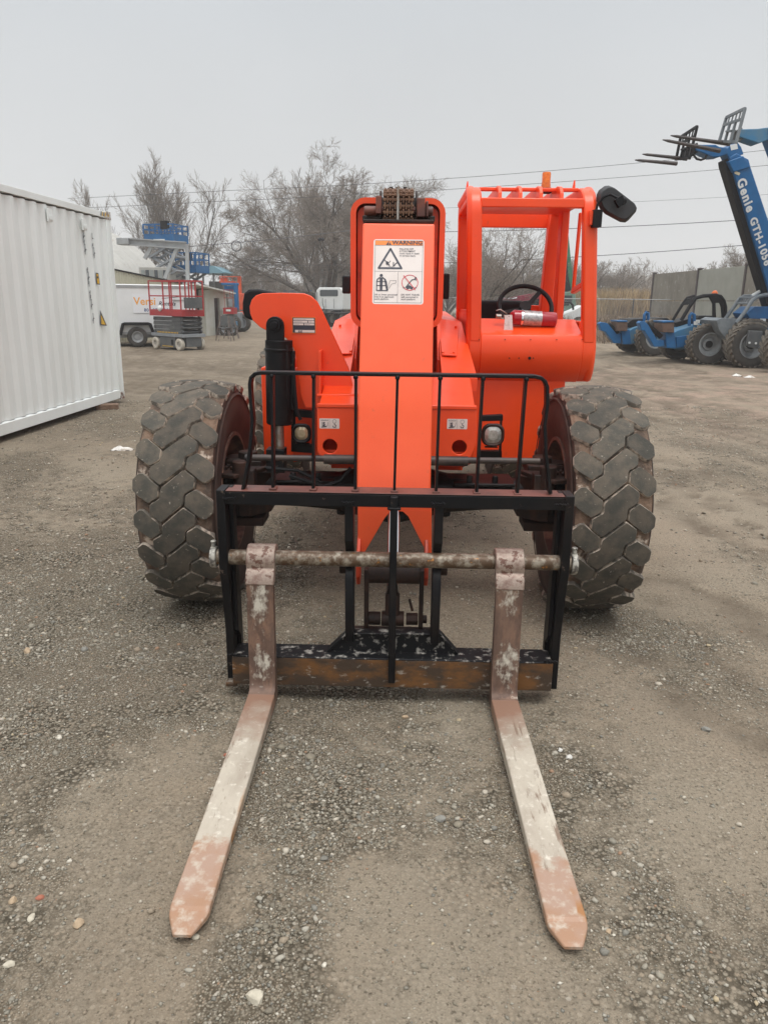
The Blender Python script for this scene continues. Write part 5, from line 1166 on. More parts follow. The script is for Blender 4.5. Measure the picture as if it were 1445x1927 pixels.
# ================================================================ orange and blue lifts beyond the shed
OL=empty('scissor_lift',(*gnd(440,611).xy,0),R(0),label='bright orange scissor lift with a tall slatted basket beyond the beige shed',cat='scissor lift'); P=frm(OL); y=0
ORF=mat('orange_far',(.72,.10,.025),(.55,.07,.02),.4,.6,2,rough=.5)
def pbox(m,P,x0,y0,x1,y1,d0,d1): a=P(x0,y0,d0);c=P(x1,y1,d0); m.box(min(a.x,c.x),max(a.x,c.x),d0,d1,min(a.z,c.z),max(a.z,c.z)); return m
b=MB()
for x0 in (413,421,429,437): pbox(b,P,x0,521,x0+1,532,0,.08)
pbox(b,P,413,519.5,452,521.5,0,.08); pbox(b,P,413,529,440,532,0,1.0); pbox(b,P,415,522,420,529,.1,.14); pbox(b,P,422,522,428,529,.1,.14); b.build('guard_rail',ORF,OL)
b=MB(); pbox(b,P,447,520,454,552,.1,.4); b.build('mast',ORF,OL)
b=MB(); pbox(b,P,449.5,552,459,583,0,.9); pbox(b,P,452,586,464,604,0,1.2); b.build('chassis',ORF,OL,bevel=.03)
b=MB(); pbox(b,P,450,583,456,590,.2,.8); b.build('joint_unit',GALV,OL)
BM=empty('boom_lift',(*gnd(444,626).xy,0),0,label='blue boom lift with a folded upright boom between the shed and the orange lift',cat='boom lift'); P=frm(BM)
b=MB(); pbox(b,P,440,536,448,583,0,.35); b.build('upright_boom',BLU,BM,bevel=.02)
b=MB(); pbox(b,P,416,532,448,537,.0,.35); b.build('folded_boom',BLU,BM,bevel=.02)
b=MB(); pbox(b,P,422,538,441,547,.5,.8); b.build('basket',BLU,BM)
b=MB(); pbox(b,P,442,588,452,618,0,1.0); b.build('turntable',GRY,BM,bevel=.03)
b=MB(); pbox(b,P,428,604,443,618,.1,1.4); b.build('chassis',BLU,BM,bevel=.03)
wheel(BM,P(438,620,0).x,-.05,.45,.3,-1,GRY,RUBD,False); wheel(BM,P(449,612,0).x,1.0,.45,.3,-1,GRY,RUBD,False)
RS=empty('scissor_lift',(*gnd(430,632).xy,0),0,label='red and grey scissor lift half hidden behind the shed corner',cat='scissor lift'); P=frm(RS)
b=MB(); pbox(b,P,420,579,440,591,0,.9); b.mi=1; pbox(b,P,425.5,582,434.5,586,-.01,-.002); b.build('platform',[REDP,WHT],RS,bevel=.01)
b=MB()
for x0 in (422,433,438): pbox(b,P,x0,545,x0+1,579,0,.05)
pbox(b,P,421,545,439,546.2,0,.05); pbox(b,P,421,560,439,561,0,.05); b.build('guard_rail',REDP,RS)
b=MB(); pbox(b,P,430,563,438,577,-.05,.15); b.build('control_box',GRY,RS,bevel=.01)
b=MB(); 
for k in range(3): pbox(b,P,423,592+k*4,441,595+k*4,.05,.8)
b.build('scissor_stack',GRYD,RS); b=MB(); pbox(b,P,421,605,441,616,.0,.9); b.build('chassis',BLUD,RS,bevel=.02)
wheel(RS,P(437,622,0).x,-.05,.30,.2,-1,GRY,RUBD,False); wheel(RS,P(425,622,0).x,-.05,.30,.2,-1,GRY,RUBD,False)
# ================================================================ white truck cab and chassis
TK=empty('truck',(*gnd(618,612).xy,0),R(-12),label='white truck cab with bare black chassis seen from behind, left of the boom',cat='truck'); P=frm(TK)
b=MB(); bo=[(595,547),(600,541),(640,541),(646,548),(646,583),(636,584),(598,582)]
A_=[P(x,y_,.0) for x,y_ in bo]; b.loft(A_,[Vector((v.x,v.y+2.3,v.z)) for v in A_]); b.build('truck_cab',WHT,TK,bevel=.06,seg=3)
b=MB(); A_=[P(x,y_,-.012) for x,y_ in ((602,547),(604,545.5),(634,545.5),(636,547),(636,556),(634,557.5),(604,557.5),(602,556))]; b.loft(A_,[Vector((v.x,v.y+.02,v.z)) for v in A_]); b.build('rear_window',GLS,TK)
b=MB(); 
for x0 in (612,628): pbox(b,P,x0,562,x0+1,580,-.03,-.001)
for x0,x1 in ((594,597),): pbox(b,P,x0,550,x1,578,-.1,.1)
b.build('cab_ribs',GALV,TK)
b=MB(); pbox(b,P,600,588,640,592,-3.2,.4); pbox(b,P,598,583,642,588,-.6,.4); b.build('frame_rail',BLKM,TK,bevel=.02)
b=MB(); pbox(b,P,597,590,607,606,-3.25,-3.15); b.build('mudflap',GRYD,TK)
for px,yl in ((610,-2.6),(622,-2.2),(610,1.6),(640,1.6)):
    v=P(px,611,yl); wheel(TK,v.x,yl,.5,.3,-1,GALV,RUBD,False).rotation_euler=(0,0,R(74))
b=MB(); b.tube([P(607,561,-.1),P(607,570,-.35),P(610,580,-.4),P(607,585,-.3)],.02,6); b.build('air_hose',BLKM,TK)
CR=empty('parked_car',(*gnd(590,601).xy,0),R(-6),label='dark grey car partly hidden behind the white truck',cat='car'); P=frm(CR)
b=MB(); A_=[P(x,y_,0) for x,y_ in ((583,584),(583,570),(586,562),(589,556),(600,556),(604,564),(604,584))]; b.loft(A_,[Vector((v.x,v.y+4.2,v.z)) for v in A_]); b.build('car_body',mat('car_grey',(.09,.10,.11),rough=.3,coat=.4),CR,bevel=.15,seg=3)
b=MB(); A_=[P(x,y_,-.012) for x,y_ in ((586,565),(589,558),(600,558),(603,565))]; b.loft(A_,[Vector((v.x,v.y+.02,v.z)) for v in A_]); b.build('rear_window',GLS,CR)
wheel(CR,P(585,590,0).x,.8,.33,.2,-1,GALV,RUBD,False); wheel(CR,P(601,590,0).x,.8,.33,.2,-1,GALV,RUBD,False)
# blue lifts parked far behind the mirror
for k,(x0,x1,yt,yb,l) in enumerate(((534,556,547,574,'blue scissor lift basket far behind the black mirror, left of a pair'),(560,586,546,577,'blue scissor lift basket far behind the black mirror, right of a pair'))):
    r_=empty('scissor_lift',(*gnd((x0+x1)/2,603).xy,0),0,label=l,cat='scissor lift',group='distant blue scissor lifts'); P=frm(r_); b=MB()
    for x in np.linspace(x0,x1,6): pbox(b,P,x,yt,x+.9,yb-8,0,.05)
    pbox(b,P,x0,yt,x1+.9,yt+1.6,0,.05); pbox(b,P,x0,(yt+yb)/2-5,x1+.9,(yt+yb)/2-4,0,.05); b.build('guard_rail',BLU,r_)
    b=MB(); pbox(b,P,x0,yb-8,x1+1,yb-3,-.05,1.2); pbox(b,P,x1-8,yt+6,x1-4,yb-8,.1,.3); b.build('platform',BLU,r_)
    b=MB(); pbox(b,P,x0+2,yb-2.5,x1-2,yb+12,.1,1.1); b.build('scissor_stack',GRYD,r_)
    for x in (x0+3,x1-3): wheel(r_,P(x,yb+14,0).x,0,.3,.2,-1,GRY,RUBD,False)
# background buildings
def hut(name,l,cat,px0,px1,ytop,ybot,Y,depth,m,roofm=None,gable=0):
    r_=empty(name,(*at((px0+px1)/2,ybot,Y).xy,0),0,label=l,cat=cat); P=frm(r_); a=P(px0,ytop,0);c=P(px1,ybot,0); b=MB(); b.box(a.x,c.x,0,depth,0,a.z); b.build('wall',m,r_)
    b=MB(); mx_=(a.x+c.x)/2
    b.prism([(a.x-.2,a.z),(c.x+.2,a.z),(c.x+.2,a.z+.1),(mx_,a.z+.1+gable),(a.x-.2,a.z+.1)],'y',-.2,depth+.2); b.build('roof',roofm or m,r_,smooth=False); return r_,P
hut('silo_building','pale blue-grey metal building behind the bare trees, left of the big tree','building',491,513,517,560,95,7,mat('bluegrey_sheet',(.24,.27,.31),rough=.6))
r_,P=hut('camper','small white camper with a dark window far behind the black mirror','camper',497,525,539,560,88,3,WHT)
b=MB(); pbox(b,P,509,540,515,545,-.05,-.01); b.build('window',GLS,r_)
r_,P=hut('house','grey-brown house with a gabled roof behind the big bare tree','house',570,672,516,560,92,9,mat('house_wall',(.13,.125,.115),rough=.8),mat('house_roof',(.085,.08,.072),rough=.9),1.6)
for x0 in (592,612,632,650): b=MB(); pbox(b,P,x0,530,x0+6,542,-.05,-.01); b.build('window',GLS,r_)
# ================================================================ right side: concrete panel wall
WA=Vector((20.15,60,0)); WB=Vector((20.75,22,0)); wd=(WB-WA); WLn=wd.length; wang=math.atan2(wd.y,wd.x)
WL=empty('panel_wall',WA,wang,label='tall grey concrete panel wall with dark steel posts on the right',cat='wall')
WH=at(1200,515,60).z
CON=mat('concrete_panel',(.25,.225,.18),(.18,.16,.128),.4,.65,.9,rough=.9,c3=(.36,.35,.31),lo3=.6,hi3=.68,sc3=5,bump=.2,bsc=9,stretch=(1,1,.6))
CON2=mat('concrete_panel_pale',(.36,.36,.31),(.30,.30,.25),.4,.65,.9,rough=.9)
rails=[0]
PY=[60,51.8,45.2,39.2,33.6,28.2,22.6]
for i in range(len(PY)-1):
    x0=(60-PY[i])*WLn/38+.08; x1=(60-PY[i+1])*WLn/38-.08
    for zz0,zz1 in ((0,WH*.49),(WH*.49+.02,WH)):
        b=MB(); b.box(x0,x1,-.06,.06,zz0,zz1-(.02)); b.build('wall_panel',CON2 if i==1 else CON,WL,bevel=.01)
for y in PY:
    x=(60-y)*WLn/38; b=MB(); b.box(x-.075,x+.075,-.14,-.10,0,WH+.10); b.box(x-.075,x+.075,.10,.14,0,WH+.10); b.box(x-.02,x+.02,-.10,.10,0,WH+.10); b.box(x-.05,x+.28,-.14,.14,WH+.04,WH+.10); b.build('wall_post',mat('post_dark',(.075,.055,.05),rough=.7) if 'post_dark' not in MATS else MATS['post_dark'],WL)
# ================================================================ blue telehandlers
RIMG=mat('rim_grey',(.30,.32,.33),(.22,.23,.23),.4,.6,6,rough=.5)
def along(P,pts,yl): return [P(a,b_,yl) for a,b_ in pts]
def slab(root,P,name,pts,y0,y1,m,bevel=.012):
    A_=along(P,pts,y0); b=MB(); b.prism([(v.x,v.z) for v in A_],'y',y0,y1); return b.build(name,m,root,bevel=bevel)
def bars(root,P,name,paths,w,m,seg=False):
    b=MB()
    for pts,yl in paths: b.tube(along(P,pts,yl),w,8)
    return b.build(name,m,root)
FKD=mat('fork_dark',(.05,.036,.032),(.03,.024,.022),.4,.6,6,rough=.6)
BWRN=mat('brown_pad',(.14,.085,.06),(.10,.06,.045),.4,.6,6,rough=.8)
RZ=R(4)
def base(wpx,wpy,label,group='blue telehandlers parked in a row',rw=.60):
    g=gnd(wpx,wpy); loc=Vector((g.x,g.y,0))+Vector((-math.sin(RZ),math.cos(RZ),0))*.95
    r_=empty('telehandler',loc,RZ,label=label,cat='telehandler',group=group); return r_,frm(r_)
def front(r_,P,ox,oy,full=True):
    T_=lambda pts:[(a+ox,b_+oy) for a,b_ in pts]
    slab(r_,P,'front_body',T_([(1262,629),(1275,622),(1310,611),(1346,610),(1350,640),(1345,657),(1266,657)]),-.55,.55,BLUD)
    slab(r_,P,'side_skirt',T_([(1272,634),(1310,628),(1310,650),(1272,655)]),-.62,-.56,BLU)
    slab(r_,P,'stabiliser_box',T_([(1252,622),(1268,622),(1272,655),(1254,655)]),-.80,-.35,BLU)
    slab(r_,P,'pad',T_([(1246,608),(1268,607),(1268,626),(1246,625)]),-.9,-.30,BWRN)
    slab(r_,P,'pad_top',T_([(1245,604),(1268,603.5),(1268,606.5),(1246,607.5)]),-.92,-.28,BLU)
    for s_,dy in ((1,0),):
        slab(r_,P,'stabiliser_leg',T_([(1202,608),(1206,604),(1214,606),(1219,611),(1236,640),(1249,640),(1250,651),(1231,653),(1212,622),(1207,622)]),-.75,-.5,BLU)
    bars(r_,P,'stabiliser_cylinder',[(T_([(1216,608),(1228,620),(1243,634)]),-.62)],.075,BLKM)
    bars(r_,P,'grab_rail',[(T_([(1296,613),(1297,594),(1300,590),(1305,592),(1306,611)]),-.5)],.05,BLU)
    slab(r_,P,'engine_cowl',T_([(1270,607),(1300,599),(1345,598),(1346,610),(1310,612),(1275,622)]),.1,.9,BLKM)
def wheels(r_,rw=.58):
    for x in (0,2.95):
        for y in (-.95,.95): wheel(r_,x,y,rw,.42,-1 if y<0 else 1,RIMG)
# nearest the camera first
r2,P2_=base(1325,686,'blue telehandler with black roll cage and orange beacon, second from the left in the row',rw=.58)
wheels(r2); front(r2,P2_,0,0)
slab(r2,P2_,'main_frame',[(1340,618),(1470,612),(1470,655),(1345,655)],-.4,.4,GRYD)
slab(r2,P2_,'rear_hood',[(1345,604),(1380,601),(1470,600),(1470,622),(1345,625)],-.1,.9,BLU)
def cage(r_,P,ox,oy,m):
    T_=lambda pts:[(a+ox,b_+oy) for a,b_ in pts]
    o=T_([(1281,603),(1293,583),(1302,569),(1308,561),(1322,557),(1345,555.5),(1355,558),(1361,566),(1364,578),(1364,602)])
    bars(r_,P,'cage_frame',[(o,-.45)],.055,m); bars(r_,P,'cage_frame',[([(a-16,b_-.0) for a,b_ in o[:5]],.45)],.045,m)
    slab(r_,P,'cage_rear_pillar',T_([(1333,558),(1352,559),(1361,568),(1363,601),(1359,601),(1357,578),(1354,570),(1346,570),(1347,601),(1341,601),(1341,572),(1338,566)]),-.5,-.42,m)
    b=MB(); A_=P(1292+ox,563+oy,.45);B_=P(1308+ox,561+oy,-.45); 
    for k in range(6):
        t=k/5; p=A_.lerp(B_,t); b.tube([p,p+Vector((-.18,0,-.18))],.018,6)
    b.tube([A_,B_],.03,6); b.build('front_guard',m,r_)
cage(r2,P2_,0,0,BLKM)
b=MB(); v=P2_(1344,553,0); b.sphere(v,.09,8,(1,1,1.1)); b.build('beacon',mat('beacon_orange',(.85,.16,.02),rough=.4),r2)
slab(r2,P2_,'seat_back',[(1312,600),(1316,594),(1340,594),(1345,600)],0,.4,BLKM,.02)
b=MB(); 
for px,py in ((1312,605),(1308,608)): 
    v=P2_(px,py,-.56); b.box(v.x-.06,v.x+.06,v.y-.02,v.y,v.z-.05,v.z+.05)
b.build('data_label',WHT,r2)
r1,P1_=base(1226,670,'blue telehandler farthest left and farthest away in the row, half behind its neighbour')
wheels(r1,.60)
ox,oy=-80,-9
T1=lambda pts:[((a-1262)*.86+1182,(b_-657)*.86+647) for a,b_ in pts]
slab(r1,P1_,'front_body',T1([(1262,629),(1275,622),(1310,611),(1346,610),(1350,640),(1345,657),(1266,657)]),-.55,.55,BLUD)
slab(r1,P1_,'stabiliser_box',[(1168,620),(1184,620),(1188,648),(1172,648)],-.8,-.35,BLU)
slab(r1,P1_,'pad',[(1161,606),(1180,605),(1180,623),(1161,623)],-.9,-.3,BWRN)
slab(r1,P1_,'pad_top',[(1160,603),(1180,603),(1180,606),(1161,606)],-.92,-.28,BLU)
slab(r1,P1_,'stabiliser_leg',[(1127,609),(1131,606),(1142,608),(1146,612),(1160,629),(1168,627),(1168,646),(1155,646),(1138,624),(1131,622)],-.75,-.5,BLU)
bars(r1,P1_,'stabiliser_cylinder',[([(1143,610),(1152,618),(1161,628)],-.62)],.085,BLKM)
slab(r1,P1_,'engine_cowl',[(1180,609),(1190,601),(1255,598),(1262,606),(1262,615),(1190,620)],-.3,.9,BLKM)
slab(r1,P1_,'main_frame',[(1215,612),(1400,606),(1400,645),(1215,648)],-.4,.4,GRYD)
bars(r1,P1_,'grab_rail',[([(1211,611),(1212,592),(1215,588),(1219,590),(1219,611)],-.4)],.055,BLU)
slab(r1,P1_,'mirror',[(1214,585),(1221,585),(1221,594),(1214,594)],-.4,-.3,BLKM)
# third, with its boom raised high
r3,P3_=base(1402,692,'blue telehandler with a grey cage and a lettered boom raised high, at the right edge')
wheels(r3,.62)
GC=mat('cage_grey',(.13,.15,.165),(.19,.21,.22),.4,.6,5,rough=.5)
slab(r3,P3_,'cab_body',[(1347,603),(1358,598),(1390,600),(1393,612),(1383,640),(1366,640),(1352,620)],-.5,.5,GC)
bars(r3,P3_,'cage_frame',[([(1364,600),(1378,580),(1391,562),(1398,558),(1470,556)],.4),([(1384,608),(1400,588),(1415,565),(1425,558),(1440,555),(1480,555)],-.5)],.055,GC)
b=MB(); 
for k in range(6):
    u=k/5; p0=P3_(1392+24*u,560,.38-.86*u); p1=P3_(1386+22*u,571,.38-.86*u); b.tube([p0,p1],.022,6)
b.tube([P3_(1392,560,.38),P3_(1416,560,-.48)],.03,6); b.tube([P3_(1386,571,.38),P3_(1408,571,-.48)],.03,6); b.build('front_guard',GC,r3)
slab(r3,P3_,'hood',[(1404,590),(1420,577),(1500,577),(1500,600),(1410,600)],-.4,.4,BLU)
slab(r3,P3_,'engine_bay',[(1383,612),(1393,603),(1410,598),(1500,600),(1500,640),(1385,640)],-.35,.55,BLKM)
slab(r3,P3_,'stabiliser_arm',[(1410,621),(1500,624),(1500,640),(1410,640)],-.7,-.5,GRYD)
slab(r3,P3_,'stabiliser_plate',[(1409,622),(1434,623),(1434,644),(1425,656),(1405,653),(1404,646)],-1.32,-1.24,GRYD)
for q in ((1409,645),(1421,646)): b=MB(); v=P3_(q[0],q[1],-1.33); b.cyl((v.x,v.y,v.z),(v.x,v.y-.02,v.z),.03,10); b.build('pin_head',WHT,r3)
for q in ((1389,609,5,7),(1400,609,6,5),(1434,603,9,6),(1411,607,5,5)): b=MB(); v=P3_(q[0],q[1],-.42); b.box(v.x-q[2]*.009,v.x+q[2]*.009,v.y-.02,v.y,v.z-q[3]*.008,v.z+q[3]*.008); b.build('white_tag',WHT,r3)
bars(r3,P3_,'lift_cylinder',[([(1414,557),(1446,538)],.0),([(1428,557),(1460,537)],.1)],.05,WHT)
def Bp(a,b_): return P3_(a,b_,-.25)
slab(r3,P3_,'boom',[(1372,297),(1385,288),(1408,300),(1412,315),(1500,580),(1456,580)],-.25,.25,BLU,.02)
slab(r3,P3_,'boom_underside',[(1361,302),(1371,297),(1456,580),(1444,580),(1433,545),(1362,312)],-.16,.16,BLKM,.01)
slab(r3,P3_,'boom_collar',[(1370,303),(1398,293),(1412,314),(1380,324)],-.30,.30,BLU,.02)
slab(r3,P3_,'boom_head',[(1309,272),(1346,272),(1353,276),(1368,278),(1373,272),(1388,268),(1394,276),(1399,290),(1372,300),(1367,290),(1354,295),(1341,296),(1318,286),(1309,283)],-.2,.2,BLU,.02)
slab(r3,P3_,'white_decal',[(1373,273),(1386,270),(1388,280),(1375,283)],-.206,-.2,WHT,0)
bars(r3,P3_,'hydraulic_hose',[([(1303,290),(1310,299),(1318,301),(1326,298),(1329,292)],-.25)],.03,BLKM)
def carriage(r_,P,C4,forks,m,dw=.9):
    """C4: px corners TL,TR,BR,BL of fork carriage; lies across the boom (depth dw)"""
    K_=empty('fork_carriage',(0,0,0),parent=r_)
    TL,TR,BR,BL=[P(C4[i][0],C4[i][1],(.55,-.55,-.55,.55)[i]) for i in range(4)]
    b=MB(); lp=lambda u,v: (TL.lerp(TR,u)).lerp(BL.lerp(BR,u),v)
    for u in (0,.34,.66,1): b.bar([lp(u,0 if u in (0,1) else .3),lp(u,1)],.06 if u in (0,1) else .05,.06)
    for v in (.0,.30,.95): b.bar([lp(0,v),lp(1,v)],.06,.06)
    for u in (.2,.4,.6,.8): b.bar([lp(u,0),lp(u,.3)],.028,.03)
    b.bar([lp(.34,.6),lp(.66,.6)],.12,.04); b.build('carriage_frame',m,K_)
    for (a,c,yl) in forks:
        b=MB(); A_=P(*a,yl);B_=P(*c,yl); mid=A_.lerp(B_,.9); b.tube([A_,A_.lerp(B_,.15),mid,B_],[.055,.05,.035,.012],6); b.build('fork',FKD,K_)
carriage(r3,P3_,((1280,258),(1311,238),(1296,300),(1271,302)),(((1292,299),(1208,290),.25),((1273,308),(1194,301),-.4)),BLKM)
slab(r3,P3_,'carriage_link',[(1295,275),(1312,268),(1316,284),(1300,296),(1290,298)],-.15,.15,BLKM,.01)
# lettering along the boom
A_=Bp(1389,338);B_=Bp(1441,500); u=(B_-A_).normalized(); ln=(B_-A_).length; vv=Vector((u.z,0,-u.x)); 
if vv.x<0: vv=-vv
d=Decal(); d.text('Genie',0,-.12,.66,0,1,bold=.024,sx=.95,sp=1.18); d.text('GTH-1056',2.1,-.10,.54,0,1,bold=.022,sx=1.0,sp=1.14)
wbox=max(v.x for v in d.b.v); k_=ln/wbox
for v in d.b.v: v.x*=k_; v.y*=k_
v2=u.cross(Vector((0,-1,0)))*-1
d.build('boom_lettering',[WHT],r3,plane_mat(Vector((A_.x,-.268,A_.z)),u,Vector((0,-1,0)).cross(u)))
d=Decal(); 
d.line([(-.30,.10),(-.29,-.02),(-.22,-.09),(-.12,-.09),(-.05,-.02)],.07,0,1); d.line([(-.36,.10),(-.24,.10)],.05,0,1.5)
C_=Bp(1391,334); d.build('boom_emblem',[mat('emblem_cream',(.62,.55,.38),rough=.5)],r3,plane_mat(Vector((C_.x,-.268,C_.z+.05)),u,Vector((0,-1,0)).cross(u)))
r4,P4_=base(1474,702,'blue telehandler mostly beyond the right edge, its grey fork carriage raised above the lettered boom')
wheels(r4,.66)
slab(r4,P4_,'boom_head',[(1391,243),(1425,242),(1440,240),(1480,238),(1480,258),(1448,262),(1427,270),(1398,260),(1390,257)],-.2,.2,BLUD,.02)
slab(r4,P4_,'boom',[(1448,240),(1480,236),(1640,620),(1590,620)],-.28,.28,BLU,.02)
slab(r4,P4_,'main_frame',[(1480,620),(1640,620),(1640,670),(1480,670)],-.5,.5,BLU)
carriage(r4,P4_,((1366,221),(1401,204),(1384,270),(1352,268)),(((1372,271),(1261,255),.25),((1354,284),(1246,263),-.4)),GC)
slab(r4,P4_,'carriage_link',[(1386,245),(1396,240),(1402,258),(1392,266),(1380,268)],-.15,.15,GRYD,.01)
# ================================================================ green crane, skid steer, red machine seen through the cab
GN=mat('green_paint',(.02,.14,.07),(.03,.18,.09),.4,.6,3,rough=.5); GNC=mat('green_cab',(.16,.26,.20),(.10,.18,.13),.4,.6,4,rough=.5)
CRN=empty('crane',(*gnd(1072,612).xy,0),0,label='dark green mobile crane with a tall boom seen through the cab door opening',cat='crane'); P=frm(CRN)
slab(CRN,P,'boom',[(1062,418),(1068,430),(1072,520),(1077,545),(1062,552),(1058,520),(1060,440)],0,.6,BLKM,.02)
slab(CRN,P,'boom_side',[(1062,410),(1067,420),(1077,520),(1080,545),(1075,548),(1069,520)],-.1,.0,GN,.02)
slab(CRN,P,'crane_cab',[(1053,552),(1060,549),(1082,550),(1085,590),(1054,590)],-.3,1.6,GNC,.05)
slab(CRN,P,'cab_window',[(1056,556),(1076,556),(1076,570),(1056,572)],-.32,-.305,GLS,0)
slab(CRN,P,'crane_body',[(1030,585),(1110,585),(1110,600),(1030,600)],-.3,2.0,GN,.05)
for px in (1040,1064,1100): wheel(CRN,P(px,600,-.3).x,-.3,.55,.4,-1,GRY,RUBD,False)
SK=empty('skid_steer',(*gnd(1080,622).xy,0),0,label='white skid steer loader with a black roll cage in front of the green crane',cat='skid steer'); P=frm(SK)
bars(SK,P,'roll_cage',[([(1052,590),(1053,569),(1072,569),(1077,574),(1079,588)],0),([(1058,590),(1059,574),(1070,573)],.3)],.07,BLKM)
slab(SK,P,'hood',[(1052,594),(1080,583),(1096,574),(1098,600),(1052,606)],-.2,1.2,WHT,.05)
slab(SK,P,'chassis',[(1040,600),(1100,600),(1100,615),(1040,615)],-.1,1.4,GRYD,.05)
for px in (1052,1088): wheel(SK,P(px,612,-.3).x,-.3,.42,.3,-1,WHT,RUBD,True,n=16)
DR=empty('loader',(*gnd(985,622).xy,0),0,label='black and magenta loader with white DEERE lettering seen through the rear cab window',cat='loader'); P=frm(DR)
slab(DR,P,'rear_panel',[(962,570),(970,566),(1017,562),(1017,585),(960,585)],0,1.4,BLKM,.03)
slab(DR,P,'lift_arm',[(948,562),(1008,551),(1017,557),(1017,562),(950,572)],-.2,.2,mat('magenta_red',(.34,.03,.07),rough=.5),.02)
bars(DR,P,'cylinder',[([(955,563),(972,561)],-.3)],.05,CHR)
slab(DR,P,'chassis',[(955,585),(1020,585),(1020,608),(955,608)],0,1.6,GRYD,.04)
q=P(982.5,573.5,-.01); d=Decal(); d.text('DEERE',0,0,.30,0,1,bold=.01); sc_=(P(998.5,570,-.01).x-q.x)/max(v.x for v in d.b.v)
for v in d.b.v: v.x*=sc_*1.0;v.y*=sc_*.9
d.build('lettering',[WHT],DR,Matrix.Translation((q.x,-.012,q.z))@Matrix.Rotation(R(90),4,'X'))
for px in (965,1010): wheel(DR,P(px,610,-.2).x,-.2,.45,.3,-1,GRY,RUBD,True,n=16)
# ================================================================ reeds, low kerb, chain-link fence
def blades(n,fx,h0,h1,m,name,label,seed,w=.02,lean=.25):
    r=random.Random(seed); b=MB(); V_=[];F_=[]
    for i in range(n):
        x,y=fx(r); h=r.uniform(h0,h1); a=r.uniform(0,PI); dx,dy=math.cos(a)*w,math.sin(a)*w; lx,ly=r.gauss(0,lean)*h,r.gauss(0,lean)*h; o=len(V_)
        V_+= [(x-dx,y-dy,0),(x+dx,y+dy,0),(x+lx*.5+dx,y+ly*.5+dy,h*.6),(x+lx*.5-dx,y+ly*.5-dy,h*.6),(x+lx,y+ly,h)]
        F_+= [(o,o+1,o+2,o+3),(o+3,o+2,o+4)]
    b.v=[Vector(v) for v in V_];b.f=F_;b.m=[0]*len(F_)
    return tag(b.build(name,m,smooth=False,recalc=False),label,'grass',kind='stuff')
REED=mat('dry_reeds',(.42,.31,.17),(.30,.21,.12),.4,.6,.6,rough=.95,isl=.45)
WEED=mat('dry_weeds',(.23,.175,.125),(.17,.13,.09),.4,.6,.8,rough=.95,isl=.4)
REED.use_backface_culling=False
blades(15000,lambda r:(r.uniform(8,27),r.uniform(62,76)),1.8,3.1,REED,'reeds','tall tan dry reeds between the orange cab and the concrete wall',3,.03,.18)
blades(11000,lambda r:(r.uniform(3,26)+0,r.uniform(44,58)),.4,1.1,WEED,'dry_weeds','brown dead weeds along the foot of the reeds',4,.018,.5)
blades(2500,lambda r:(r.uniform(9,17),r.uniform(33,42)),.2,.7,WEED,'dry_weeds','low brown weeds behind the farthest blue telehandler',6,.014,.5)
blades(9000,lambda r:(r.uniform(-34,2),r.uniform(72,82)),.6,1.8,WEED,'dry_weeds','brown brush below the bare trees on the left',5,.03,.5)
b=MB(); b.box(-2,22,59.2,59.6,0,.55); tag(b.build('kerb_wall',mat('kerb_concrete',(.42,.40,.36),(.34,.32,.29),.4,.6,1,rough=.9)),'low pale concrete kerb along the front of the reeds','kerb')
FN=empty('chain_link_fence',(0,56,0),0,label='thin chain-link fence with round posts in front of the reeds',cat='fence')
b=MB(); b.tube([(2,0,1.9),(21,0,1.95)],.03,6); b.build('top_wire',GALV,FN)
for x in np.arange(3,21,2.9): b=MB(); b.cyl((x,0,0),(x,0,2.0),.045,8); b.build('fence_post',GRYD,FN)
b=MB()
for i in range(150):
    x=2+i*.127
    for s in (-1,1):
        x1=x+s*1.9
        if 2<=x1<=21: b.bar([(x,0,0),(x1,0,1.9)],.006,.006,up=(0,1,0))
b.build('fence_mesh',GALV,FN,smooth=False)
# far vehicles above the reeds
for k,(x0,x1,y0,y1,m,l,nm) in enumerate(((1119,1158,538,545,WHT,'long white vehicle roof far beyond the reeds','truck'),(1164,1176,533,541,YEL,'small yellow machine cab far beyond the reeds','excavator'))):
    r_=empty(nm,(*at((x0+x1)/2,560,105).xy,0),0,label=l,cat=nm); P=frm(r_); b=MB(); pbox(b,P,x0,y0+2,x1,572,0,2); b.build('body',m,r_,bevel=.1)
    b=MB(); pbox(b,P,x0-2,y0,x1+1,y0+1.5,-.1,2.1); b.build('roof',m,r_,bevel=.05)
    b=MB(); pbox(b,P,x0+3,y0+3,x1-3,y1-1,-.06,-.01); b.build('window',GLS if k else mat('window_green',(.20,.34,.30),rough=.3),r_)
